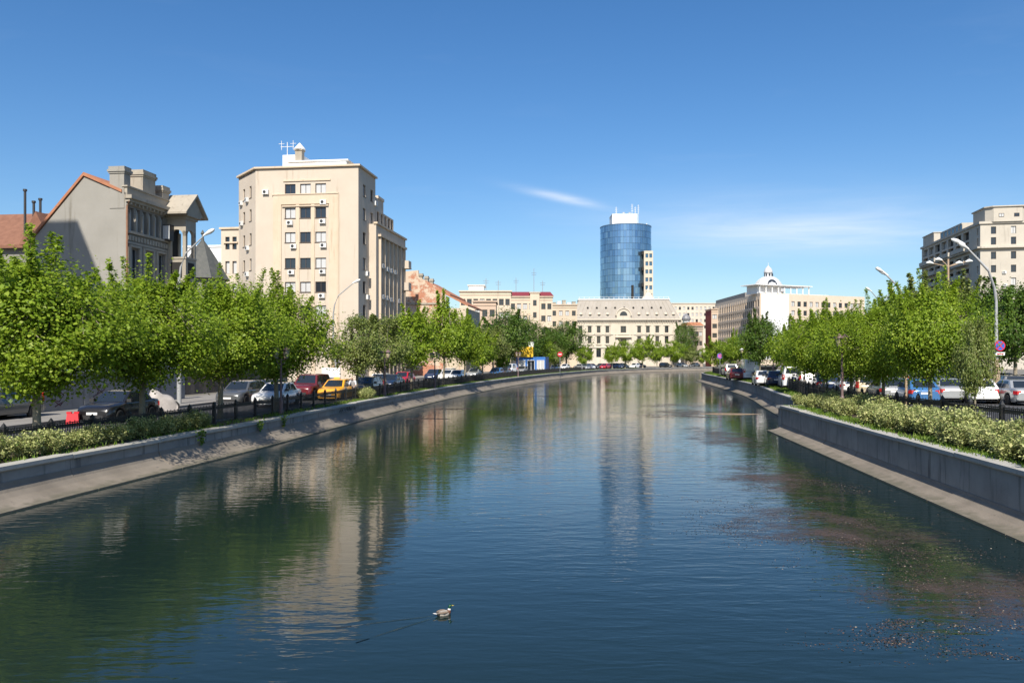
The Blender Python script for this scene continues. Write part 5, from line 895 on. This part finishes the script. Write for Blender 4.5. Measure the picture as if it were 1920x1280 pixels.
    q = MB(); q.box(L/2-0.1, L/2+0.022, -0.26, 0.26, 0.42, 0.53); sm.append(('number_plate', q.mesh('number_plate', M['plate']))); q = MB(); q.box(-L/2-0.015, -L/2+0.1, -0.26, 0.26, 0.62 if kind != 'sedan' else 0.72, 0.73 if kind != 'sedan' else 0.83); sm.append(('number_plate', q.mesh('number_plate', M['plate'])))
    q = MB(); q.box(-L/2-0.02, -L/2+0.1, -W*0.44, W*0.44, 0.34 if kind != 'suv' else 0.45, 0.48 if kind != 'suv' else 0.62); sm.append(('bumper', q.mesh('bumper', M['plastic_dark']))); q = MB(); q.box(L/2-0.2, L/2+0.004, -W*0.4, W*0.4, 0.2 if kind != 'suv' else 0.36, 0.26 if kind != 'suv' else 0.42); sm.append(('bumper', q.mesh('bumper', M['plastic_dark'])))
    CAR[kind] = (s, me_body, me_cab, gl, me_ub, sm, wheel_meshes(s['r']), (xf, xr)); return CAR[kind]
PAINT = {}
def paint(name, c, metal=0.0):
    if name not in PAINT: PAINT[name] = plain('paint_' + name, c, 0.32, metal, 0.8)
    return PAINT[name]
PC_ = {'white': ((0.72,0.72,0.71), 0), 'black': ((0.012,0.012,0.014), 0), 'silver': ((0.42,0.43,0.43), 0.5), 'grey': ((0.12,0.125,0.13), 0.4), 'darkblue': ((0.015,0.03,0.075), 0.1), 'blue': ((0.05,0.16,0.36), 0.2), 'red': ((0.42,0.015,0.03), 0), 'maroon': ((0.13,0.015,0.02), 0.1), 'yellow': ((0.75,0.36,0.03), 0), 'beige': ((0.5,0.42,0.28), 0.2), 'green': ((0.03,0.09,0.06), 0.1)}
def car(kind, color, x, y, z, heading, label, group=None, simple=False, taxi=False):
    s, mbody, mcab, gl, mub, sm, (wm, rm), (xf, xr) = car_meshes(kind); p = paint(color, *PC_[color]); r = empty('car' if kind not in ('van','bigvan') else 'delivery_van', (x, y, z), heading, label, 'car' if kind not in ('van','bigvan') else 'van', group)
    put('body', mbody, r, None, [p]); put('cabin', mcab, r, None, [p]); put('underbody', mub, r)
    for nm, me in gl: put(nm, me, r)
    for nm, me in sm:
        if simple and nm in ('mirror', 'bumper', 'grille'): continue
        put(nm, me, r, None, [p] if nm == 'bumper' and color not in ('black',) else None)
    for xx in (xf, xr):
        for sg in (-1, 1):
            o = put('wheel', wm, r, T((xx, sg*(s['W']/2-0.1), s['r'])) @ (RZ(math.pi) if sg > 0 else Matrix.Identity(4)))
            if not simple: put('rim', rm, o)
    if taxi: q = MB(); q.hexa([(-0.1,-0.22,s['H']-0.02),(0.1,-0.22,s['H']-0.02),(0.1,0.22,s['H']-0.02),(-0.1,0.22,s['H']-0.02)], [(-0.05,-0.2,s['H']+0.13),(0.05,-0.2,s['H']+0.13),(0.05,0.2,s['H']+0.13),(-0.05,0.2,s['H']+0.13)]); q.build('roof_sign', p, r)
    return r
def headL(x, y): s_ = LB.s_at_y(min(y, 230)); t_ = LB.at(s_)[1]; return math.atan2(-t_.y, -t_.x)
def headR(x, y): s_ = FR.s_at_y(min(y, 140)); t_ = FR.at(s_)[1]; return math.atan2(t_.y, t_.x)
GCL, GCR = 'cars on the left street', 'cars on the right road'
for kind, col, px, py, lab, fine in [
    ('suv','grey',-8,790,'dark off-roader parked before the low grey wall',1), ('sedan','black',226,788,'black saloon car behind the fence beside the red barrier',1), ('wagon','grey',455,757,'dark grey estate car parked before the graffiti hoarding',1), ('sedan','white',520,760,'white saloon car behind a plane tree trunk',1),
    ('sedan','darkblue',508,748,'dark blue saloon mostly hidden behind the white saloon car',1), ('suv','maroon',582,748,'dark maroon off-roader next to the white billboard',1), ('hatch','yellow',632,749,'yellow taxi with roof sign on the left street',1), ('sedan','darkblue',612,741,'dark car just behind the yellow taxi',1),
    ('wagon','grey',688,741,'dark grey car behind the person in the white shirt',1), ('hatch','white',712,728,'white hatchback parked by the beige block',1), ('sedan','darkblue',733,730,'dark blue car parked in front of the red car',1), ('hatch','red',756,722,'bright red hatchback parked by the beige block',1)]:
    z = ZL; x, y = G(px, py, z); car(kind, col, x, y, z, headL(x, y), lab, GCL, False, 'taxi' in lab)
for px, d, kind, col in [(826,100,'hatch','white'),(842,104,'sedan','white'),(858,112,'wagon','white'),(878,105,'hatch','darkblue'),(893,118,'sedan','silver'),(914,128,'sedan','grey'),(930,122,'hatch','blue'),(966,140,'van','white'),(948,150,'sedan','silver'),(998,160,'hatch','white'),(1012,150,'sedan','blue'),(1022,165,'wagon','grey'),(1045,175,'hatch','white'),
                         (1070,200,'sedan','grey'),(1085,190,'hatch','white'),(1100,205,'wagon','white'),(1112,195,'sedan','silver'),(1125,210,'hatch','red'),(1140,205,'sedan','black'),(1160,215,'wagon','darkblue'),(1180,210,'sedan','grey'),(1196,222,'sedan','white'),(1214,218,'hatch','white'),(1232,228,'sedan','darkblue'),(1250,226,'sedan','white'),(1268,236,'wagon','black'),(1286,240,'sedan','silver'),(1302,246,'sedan','grey')]:
    x = XP(px, d); lo, hi = 0.0, LB.L; q = min(np.linspace(60, 400, 500), key=lambda s_: (LB.at(s_)[0] - Vector((x, d))).length); pp = LB.at(q, 3.6 + (hash((px, d)) % 3)*2.3)[0]; t_ = LB.at(q)[1]
    car(kind, col, pp.x, pp.y, ZL, math.atan2(-t_.y, -t_.x) + (random.choice((0, 1.2)) if d > 180 else 0), 'small distant ' + {'darkblue':'dark blue'}.get(col, col) + ' ' + {'sedan':'saloon','hatch':'hatchback','wagon':'estate car','van':'van','suv':'off-roader'}[kind] + ' parked along the far bend of the river', 'cars parked along the far bend', True)
for kind, col, px, py, lab in [
    ('sedan','silver',1900,757,'silver saloon car beside the tall rusty lamp post'), ('hatch','white',1822,754,'white hatchback passing the young leaning tree'), ('wagon','grey',1888,744,'dark grey car behind the silver saloon'), ('sedan','silver',1768,752,'silver saloon with red tail lights beside the blue hatchback'), ('hatch','blue',1713,756,'blue hatchback behind the plane tree trunk'),
    ('hatch','silver',1662,752,'silver hatchback behind the sign post'), ('wagon','beige',1622,744,'tan and white car in traffic on the right road'), ('sedan','white',1592,740,'white car beside the brown double lantern'), ('sedan','darkblue',1546,735,'dark saloon behind the white lantern'), ('suv','white',1514,731,'white off-roader with dark rear window in the traffic queue'), ('van','white',1482,728,'white delivery van in the traffic queue'),
    ('hatch','darkblue',1452,724,'dark hatchback ahead of the white delivery van'), ('sedan','white',1430,722,'white car ahead of the dark hatchback'), ('bigvan','white',1404,712,'tall white box van near the pink round sign'), ('hatch','maroon',1378,712,'maroon hatchback next to the tall white box van'), ('suv','silver',1368,706,'silver off-roader ahead of the maroon hatchback')]:
    z = ZR+0.02; x, y = G(px, py, z); car(kind, col, x, y, z, headR(x, y), lab, GCR)
for i, (px, d) in enumerate([(1905,62),(1868,66),(1830,64),(1800,70),(1765,66),(1735,74),(1700,70),(1668,78),(1640,76),(1610,86),(1580,84),(1555,92),(1530,98),(1508,104),(1470,112)]):
    z = ZR+0.02; x = XP(px, d); car(('sedan','hatch','wagon','suv')[i % 4], ('grey','darkblue','black','silver','white','green')[(i*5) % 6], x, d, z, headR(x, d) + (0.0 if i % 3 else 0.15), ('grey','dark blue','black','silver','white','dark green')[(i*5) % 6] + ' ' + ('saloon','hatchback','estate car','off-roader')[i % 4] + ' parked in the shade of the park trees', 'cars parked under the park trees', True)
# ------------------------------------------------------------------ street furniture
LAMPG = plain('lamp_glass', (0.42,0.35,0.25), 0.3, 0, 0.4)
def lantern(x, y, z, h, label, group, white=False, heads=2, rz=0.0):
    r = empty('lantern', (x, y, z), rz, label, 'street lamp', group); q = MB(); q.lathe([(0.13,-0.1),(0.13,0.25),(0.1,0.3),(0.1,0.75),(0.065,0.85),(0.05,h-0.75),(0.07,h-0.7),(0.05,h-0.6)], 12); q.build('post', M['lamp_post'] if not white else M['iron'], r)
    for k in range(heads):
        dx = (k-(heads-1)/2)*0.5; a = MB(); a.tube([(0,0,h-0.95),(dx*0.7,0,h-0.85),(dx,0,h-0.62)], 0.03, 6); a.tube([(0,0,h-0.7),(dx,0,h-0.62)], 0.025, 6); a.build('arm', M['lamp_post'] if not white else M['iron'], r)
        g = MB(); g.lathe([(0.09,h-0.62),(0.12,h-0.55),(0.2,h-0.2),(0.19,h-0.17)], 8, (dx, 0)); g.build('lamp_glass', LAMPG, r, True); c = MB(); c.lathe([(0.27,h-0.19),(0.26,h-0.15),(0.12,h-0.06),(0.04,h+0.02),(0.02,h+0.05)], 12, (dx, 0)); c.build('lamp_cap', M['ac_white'] if white else M['lamp_post'], r, True)
for px, d, lab in ((532, 44.5, 'brown lantern post before the white saloon car'), (724, 66, 'brown lantern post near the lone pale bush'), (818, 88, 'brown lantern post under the tall plane trees'), (973, 131, 'far lantern post before the blue and yellow shop')):
    s_ = min(np.linspace(5, 200, 800), key=lambda s_: abs(CX + F_PX*FL.at(s_, -0.75)[0].x/max(1, FL.at(s_, -0.75)[0].y) - px)); p = FL.at(s_, -0.62)[0]; lantern(p.x, p.y, ZL, ZP({532:650,724:656,818:660,973:660}[px], p.y)-ZL, lab, 'lanterns on the left bank', rz=0.3)
for px, off, ytop, lab, wh, hd_ in ((1580, -1.4, 627, 'brown double lantern standing among the pale bushes', False, 2), (1550, 0.9, 638, 'black post lantern with white cap behind the fence', True, 1), (1450, -0.5, 647, 'brown double lantern on the grass strip', False, 2), (1391, -0.6, 653, 'slim lantern with white cap on the grass strip', True, 1)):
    p = fr(px, off); lantern(p.x, p.y, ZR, ZP(ytop, p.y)-ZR, lab, 'lanterns on the right bank', wh, hd_, 0.6)
def tall_lamp(x, y, z, hd, heads, label, rust=True, group='tall street lights'):
    """curved double or single arm street light; heads = list of (dx, dz) ends"""
    r = empty('street_light', (x, y, z), 0, label, 'street light', group); zt = hd
    q = MB(); rb_ = 0.2 if rust else 0.14; q.lathe([(rb_,-0.1),(rb_,2.2),(0.13,2.35),(0.13,2.6)], 12); q.build('base', M['rust'] if rust else M['pole_grey'], r); q = MB(); q.tube([(0,0,2.5),(0,0,zt-2.6)], [0.11,0.075], 10); q.build('pole', M['pole_grey'], r)
    for dx, dy, dz in heads:
        a = MB(); a.tube([(0,0,zt-2.7),(dx*0.06,dy*0.06,zt-1.9),(dx*0.25,dy*0.25,zt-1.1+dz*0.4),(dx,dy,zt+dz)], [0.075,0.065,0.055,0.04], 8); a.build('arm', M['pole_grey'], r); g = MB(); L_ = Vector((dx, dy, 0.9)).normalized(); e = Vector((dx, dy, zt+dz)); g.tube([e - L_*0.15, e + L_*0.1, e + L_*0.35, e + L_*0.6, e + L_*0.7], [0.05,0.09,0.14,0.11,0.04], 10); g.build('lamp_head', M['ac_white'], r, True)
    return r
sl = tall_lamp(XP(1868, 47), 47, ZR, 8.7, [(-2.2,-0.8,0.35),(-1.3,1.2,0.9)], 'tall double-arm street light with rusty base and round blue sign')
tall_lamp(XP(1697, 60), 60, ZR, 8.9, [(-1.9,-0.5,0.2),(-1.0,0.8,0.1)], 'tall double-arm street light rising from the plane trees beside the silver hatchback'); tall_lamp(XP(1655, 92), 92, ZR, 10.2, [(-1.6,-0.4,0.2),(1.0,0.3,0.1)], 'distant double-arm street light above the right-hand trees')
q = empty('street_light', (XP(1778, 72), 72, ZR), 0, 'brown mast with four white lamp heads above the park trees', 'street light'); a = MB(); a.tube([(0,0,-0.1),(0,0,11.6)], [0.12,0.08], 8); a.build('pole', M['rust'], q)
for dx, dz in ((-1.4,0.2),(-0.6,0.5),(0.7,0.2),(1.6,0.35)): a = MB(); a.tube([(0,0,10.9),(dx,0,11.0+dz)], 0.04, 6); a.build('arm', M['rust'], q); a = MB(); a.tube([(dx-0.05*np.sign(dx),0,11.0+dz),(dx+0.3*np.sign(dx),0,11.1+dz),(dx+0.6*np.sign(dx),0,11.05+dz)], [0.06,0.16,0.05], 8); a.build('lamp_head', M['ac_white'], q, True)
tall_lamp(XP(336, 50), 50, ZL, ZP(444, 50)-ZL, [(1.75,-0.3,0.1)], 'single-arm street light rising from the trees before the grey house', False); tall_lamp(XP(625, 76), 76, ZL, ZP(534, 76)-ZL, [(2.0,-0.2,0.2)], 'single-arm street light with rusty base before the beige block')
# signs
def disc(name, x, y, z, r, mat, label, ring=None, cross=None, pole=None, bar=None, group=None, rz=0.0):
    o = empty(name, (x, y, z), rz, label, 'road sign', group)
    if pole: q = MB(); q.tube([(0,0.05,-z+pole[0]-0.1),(0,0.05,r)], pole[1], 8); q.build('post', M['metal_grey'], o)
    q = MB(); q.M = Matrix.Rotation(R(90), 4, 'X'); q.lathe([(r,-0.012),(r,0.012)], 24); q.M = None; q.build('plate', ring or mat, o)
    if ring: q = MB(); q.M = Matrix.Rotation(R(90), 4, 'X'); q.lathe([(r*0.82,0.012),(r*0.82,0.016)], 24); q.M = None; q.build('face', mat, o)
    if cross:
        for k, a in enumerate((45, -45)): q = MB(); q.M = Matrix.Rotation(R(a), 4, 'Y'); q.box(-r*0.82, r*0.82, -0.019-0.002*k, -0.017, -r*0.1, r*0.1); q.M = None; q.build('stripe', cross, o)
    if bar: q = MB(); q.box(-r*0.65, r*0.65, -0.02, -0.013, -r*0.16, r*0.16); q.build('bar', bar, o)
    return o
RED, BLUE = plain('sign_red', (0.5,0.02,0.03), 0.4), plain('sign_blue', (0.03,0.1,0.5), 0.4); PINK = plain('sign_faded', (0.5,0.1,0.35), 0.5)
sx, sy = XP(1870, 47), 47-0.2
disc('no_stopping_sign', sx, sy-0.06, ZP(648, 47), 0.31, BLUE, 'round blue no-stopping sign with red ring and cross on the tall lamp', RED, RED)
q = MB(); q.box(-0.27,0.27,-0.02,0.0,-0.09,0.09); q.box(-0.2,0.2,-0.026,-0.021,-0.03,0.03,1); tag(q.build('tow_plate', [M['plate'], RED], None, M=T((sx, sy-0.06, ZP(663, 47)))), 'small white and red plate below the round no-stopping sign', 'road sign')
p = fr(1350, -0.4); disc('round_sign', p.x, p.y, ZP(667, p.y), 0.42, PINK, 'faded pink round no-parking sign near the rounded embankment end', BLUE, None, (ZR, 0.035))
disc('no_entry_sign', XP(1050, 150), 150, ZP(664, 150), 0.48, RED, 'red no-entry sign with white bar at the far bend', None, None, (ZL, 0.06), M['plate']); disc('round_sign', XP(630, 79), 79, ZP(681, 79), 0.42, plain('sign_back', (0.4,0.41,0.42), 0.5, 0.3), 'grey back of a round sign before the beige block', None, None, (ZL, 0.04))
q = empty('bus_stop_sign', (XP(1699, 41), 41, ZR), 0, 'white and blue bus stop plate on a tan post by the fence', 'road sign'); a = MB(); a.tube([(0,0,-0.1),(0,0,3.1)], 0.06, 10); a.build('post', M['rust'], q); a = MB(); a.box(-0.3,0.3,-0.13,-0.1,2.55,3.05); a.build('plate', M['plate'], q); a = MB(); a.box(-0.26,0.1,-0.137,-0.131,2.75,3.0); a.build('panel', BLUE, q)
q = empty('parking_sign', (XP(1505, 72), 72, ZR), 0, 'blue rectangular sign above a white notice in the traffic queue', 'road sign'); a = MB(); a.tube([(0,0.04,-0.1),(0,0.04,3.75)], 0.05, 8); a.build('post', M['metal_grey'], q); a = MB(); a.box(-0.22,0.22,-0.03,0,3.1,3.75); a.build('plate', BLUE, q); a = MB(); a.box(0.0,0.6,-0.03,0,2.3,2.95); a.build('notice', M['plate'], q)
q = empty('round_sign', (XP(1641, 62), 62, ZR), 0, 'pale green round-topped sign on a thin post under the trees', 'road sign'); a = MB(); a.tube([(0,0.03,-0.1),(0,0.03,2.9)], 0.04, 8); a.build('post', plain('sign_post', (0.45,0.4,0.1), 0.6), q); a = MB(); a.box(-0.2,0.2,-0.02,0,2.55,2.95); a.build('plate', plain('sign_pale', (0.35,0.6,0.62), 0.5), q)
ks = empty('kiosk', (XP(1530, 100), 100, ZR), STREET, 'red-roofed kiosk under the trees beyond the traffic', 'kiosk'); a = MB(); a.box(-2.5,2.5,0,3,-0.1,2.4); a.build('wall', M['metal_grey'], ks); a = MB(); a.box(-2.8,2.8,-0.6,3.2,2.4,3.0); a.build('roof', plain('kiosk_red', (0.5,0.1,0.05), 0.6), ks)
for k in range(2): win(ks, FRONT, -1.2+2.4*k, 0.9, 1.6, 1.2, 'dark', -0.03, sill=False)
# left street small things
x, y = G(137, 796, ZL); q = MB(); q.hexa([(-0.27,-0.2,0),(0.27,-0.2,0),(0.27,0.2,0),(-0.27,0.2,0)], [(-0.22,-0.12,0.5),(0.22,-0.12,0.5),(0.22,0.12,0.5),(-0.22,0.12,0.5)]); q.box(-0.25,-0.05,-0.1,0.1,0.5,0.58); q.box(0.05,0.25,-0.1,0.1,0.5,0.58); q.box(-0.28,0.28,-0.215,0.215,0,0.07)
tag(q.build('plastic_barrier', plain('barrier_red', (0.6,0.02,0.03), 0.4), None, M=T((x, y, ZL)) @ RZ(0.3)), 'red plastic water-filled barrier beside the black saloon car', 'barrier')
x, y = G(306, 772, ZL+0.0); r = empty('covered_motorbike', (x, y, ZL), 0.5, 'motorbike under a pale crumpled cover on the left street', 'motorbike'); q = MB(); nU, nV = 14, 7; vs_ = []
for i in range(nU):
    u = i/(nU-1); xx = -0.75 + 1.5*u; hh = float(np.interp(u, [0,0.12,0.3,0.55,0.85,1], [0.8,1.3,1.2,0.95,0.75,0.35])); ww_ = float(np.interp(u, [0,0.2,0.6,1], [0.12,0.42,0.34,0.1]))
    for j in range(nV): a = math.pi*j/(nV-1); k_ = 1 + 0.08*math.sin(5*a + 9*u); vs_.append((xx, -ww_*math.cos(a)*k_, hh*math.sin(a)**0.6*k_ if 0 < j < nV-1 else 0.0))
q.add(vs_, [(i*nV+j, i*nV+j+1, (i+1)*nV+j+1, (i+1)*nV+j) for i in range(nU-1) for j in range(nV-1)] + [tuple(range(nV)), tuple((nU-1)*nV+j for j in range(nV))[::-1]]); q.build('cover', rough('tarp', (0.36,0.33,0.31), (0.46,0.42,0.4), 3, None, 0.8, 0.6, 6), r, True)
for sx_ in (-0.55, 0.55): a = MB(); a.M = T((sx_, 0, 0.3)) @ Matrix.Rotation(R(90), 4, 'X'); a.lathe([(0.2,-0.06),(0.3,-0.05),(0.3,0.05),(0.2,0.06)], 16); a.M = None; a.build('wheel', M['rubber'], r)
x, y = XP(621, 66), 66; bbd = empty('billboard', (x, y, ZL), 0.1, 'blank white billboard on a stone plinth behind the yellow taxi', 'billboard'); a = MB(); a.box(-0.5,0.5,-0.25,0.25,-0.05,1.2); a.build('plinth', STN, bbd); a = MB(); a.box(-0.75,0.75,-0.12,0.12,1.2,2.15); a.build('panel', M['white_paint'], bbd)
# person in a white shirt bending beside the taxi
def person(x, y, z, rz, label):
    r = empty('person', (x, y, z), rz, label, 'person'); J = dict(pel=(0,0,0.92), sp=(0.14,0,1.12), ch=(0.3,0,1.28), nk=(0.42,0,1.38), hd=(0.5,0,1.46), ht=(0.56,0,1.55)); E = [('pel','sp'),('sp','ch'),('ch','nk'),('nk','hd'),('hd','ht')]; RD = dict(pel=0.16, sp=0.15, ch=0.17, nk=0.06, hd=0.1, ht=0.085)
    for s_, n_ in ((-1, 'l'), (1, 'r')):
        J.update({n_+'h': (0,0.1*s_,0.86), n_+'k': (0.06,0.11*s_,0.48), n_+'a': (-0.03,0.12*s_,0.08), n_+'t': (0.14,0.13*s_,0.04), n_+'s': (0.32,0.2*s_,1.3), n_+'e': (0.42,0.26*s_,1.03), n_+'w': (0.62,0.2*s_,0.88), n_+'f': (0.7,0.18*s_,0.84)}); RD.update({n_+'h': 0.1, n_+'k': 0.065, n_+'a': 0.045, n_+'t': 0.04, n_+'s': 0.075, n_+'e': 0.05, n_+'w': 0.035, n_+'f': 0.04}); E += [('pel',n_+'h'),(n_+'h',n_+'k'),(n_+'k',n_+'a'),(n_+'a',n_+'t'),('ch',n_+'s'),(n_+'s',n_+'e'),(n_+'e',n_+'w'),(n_+'w',n_+'f')]
    ks_ = list(J); me = bpy.data.meshes.new('body'); me.from_pydata([J[k] for k in ks_], [(ks_.index(a), ks_.index(b_)) for a, b_ in E], []); o = put('body', me, r)
    sk = o.modifiers.new('Skin', 'SKIN'); o.modifiers.new('Sub', 'SUBSURF').levels = 1
    for i, k in enumerate(ks_): me.skin_vertices[0].data[i].radius = (RD[k], RD[k]); me.skin_vertices[0].data[i].use_root = (k == 'pel')
    dg = bpy.context.evaluated_depsgraph_get(); m2 = bpy.data.meshes.new_from_object(o.evaluated_get(dg)); o.modifiers.clear(); o.data = m2
    for mt in (plain('shirt_white', (0.72,0.74,0.78), 0.8), plain('trousers_dark', (0.03,0.03,0.04), 0.8), plain('skin', (0.45,0.27,0.19), 0.6), plain('hair_dark', (0.03,0.022,0.018), 0.7)): m2.materials.append(mt)
    for p_ in m2.polygons: c = p_.center; p_.material_index = 1 if c.z < 0.93 and c.x < 0.32 else (2 if (c.x > 0.45 and c.z < 1.1) or (c.x > 0.4 and c.z > 1.36) else 0); p_.use_smooth = True
    for p_ in m2.polygons:
        if p_.center.z > 1.5 and p_.center.x < 0.56: p_.material_index = 3
    return r
x, y = G(664, 748, ZL); person(x, y, ZL, headL(x, y), 'person in white shirt bending beside the yellow taxi')
# ------------------------------------------------------------------ mallard on the water
x, y = G(832, 1152, 0.0); dk = empty('duck', (x, y, -0.008), 0.6, 'mallard drake swimming on the open river', 'duck'); q = MB()
st = [(-0.25,0.085,0.012,0.01),(-0.2,0.075,0.035,0.025),(-0.14,0.055,0.07,0.055),(-0.06,0.045,0.095,0.08),(0.03,0.04,0.1,0.085),(0.1,0.05,0.088,0.08),(0.145,0.075,0.062,0.065),(0.16,0.115,0.038,0.042),(0.163,0.15,0.031,0.034),(0.168,0.18,0.034,0.036),(0.178,0.205,0.042,0.04),(0.195,0.222,0.038,0.034),(0.222,0.222,0.022,0.022),(0.232,0.22,0.006,0.006)]
pts = [Vector((a, 0, c)) for a, c, _, _ in st]; vs_ = []; nR = 14
for i, p_ in enumerate(pts):
    t_ = (pts[min(i+1, len(pts)-1)] - pts[max(i-1, 0)]).normalized(); up = Vector((0, 1, 0)).cross(t_) * -1
    for j in range(nR): a = 2*math.pi*j/nR; vs_.append(p_ + Vector((0, 1, 0))*st[i][2]*math.cos(a) + up*st[i][3]*math.sin(a))
mi = [0,0,1,1,1,2,2,3,4,4,4,4,4]
for i in range(len(st)-1): q.add([vs_[i*nR+j] for j in range(nR)] + [vs_[(i+1)*nR+j] for j in range(nR)], [(j, (j+1) % nR, nR+(j+1) % nR, nR+j) for j in range(nR)], mi[i])
q.add(vs_[:nR], [tuple(range(nR))], 0); q.add(vs_[-nR:], [tuple(range(nR))[::-1]], 4)
me = q.mesh('body', [plain('duck_rump', (0.02,0.018,0.016), 0.7), rough('duck_flank', (0.27,0.24,0.2), (0.42,0.38,0.33), 40), plain('duck_breast', (0.13,0.06,0.035), 0.8), plain('duck_collar', (0.75,0.74,0.7), 0.8), plain('duck_head', (0.008,0.06,0.03), 0.25, 0.2)], True); bm = bmesh.new(); bm.from_mesh(me); bmesh.ops.remove_doubles(bm, verts=bm.verts, dist=1e-5); bmesh.ops.recalc_face_normals(bm, faces=bm.faces); bm.to_mesh(me); bm.free(); put('body', me, dk)
q = MB(); q.hexa([(0.222,-0.018,0.207),(0.222,0.018,0.207),(0.222,0.016,0.225),(0.222,-0.016,0.225)], [(0.285,-0.014,0.2),(0.285,0.014,0.2),(0.285,0.012,0.206),(0.285,-0.012,0.206)]); q.build('bill', plain('duck_bill', (0.6,0.45,0.06), 0.4), dk)
for s_ in (-1, 1): q = MB(); q.tube([(0.07,s_*0.085,0.1),(-0.04,s_*0.1,0.1),(-0.15,s_*0.06,0.1),(-0.2,s_*0.025,0.1)], [0.02,0.035,0.025,0.006], 8); q.build('wing', rough('duck_wing', (0.13,0.095,0.07), (0.22,0.17,0.13), 25), dk, True)
q = MB(); q.hexa([(-0.22,-0.03,0.075),(-0.22,0.03,0.075),(-0.2,0.03,0.09),(-0.2,-0.03,0.09)], [(-0.3,-0.02,0.1),(-0.3,0.02,0.1),(-0.3,0.02,0.108),(-0.3,-0.02,0.108)]); q.build('tail', plain('duck_tail', (0.7,0.68,0.64), 0.8), dk)

dk.scale = (0.62, 0.62, 0.62)
for s_, a_ in ((-1, 0.28), (1, -0.2)):                 # low wake ridges trailing behind the bird
    q = MB(); vs_ = []; n_ = 14
    for i in range(n_):
        u = i/(n_-1); c = Vector((-0.12 - 1.5*u, s_*(0.03 + 0.34*u), 0)); h_ = 0.004*math.sin(math.pi*min(1, u*1.15+0.08))
        for o_, z_q in ((-0.05, -0.002), (-0.02, h_*0.7), (0.0, h_), (0.025, h_*0.5), (0.06, -0.002)): vs_.append((c.x, c.y + o_*(0.5+0.5*u), z_q))
    q.add(vs_, [(i*5+j, i*5+j+1, i*5+6+j, i*5+5+j) for i in range(n_-1) for j in range(4)]); o = q.build('water', M['water'], None, True, M=T((x, y, 0.0)) @ RZ(0.6)); o['kind'] = 'structure'
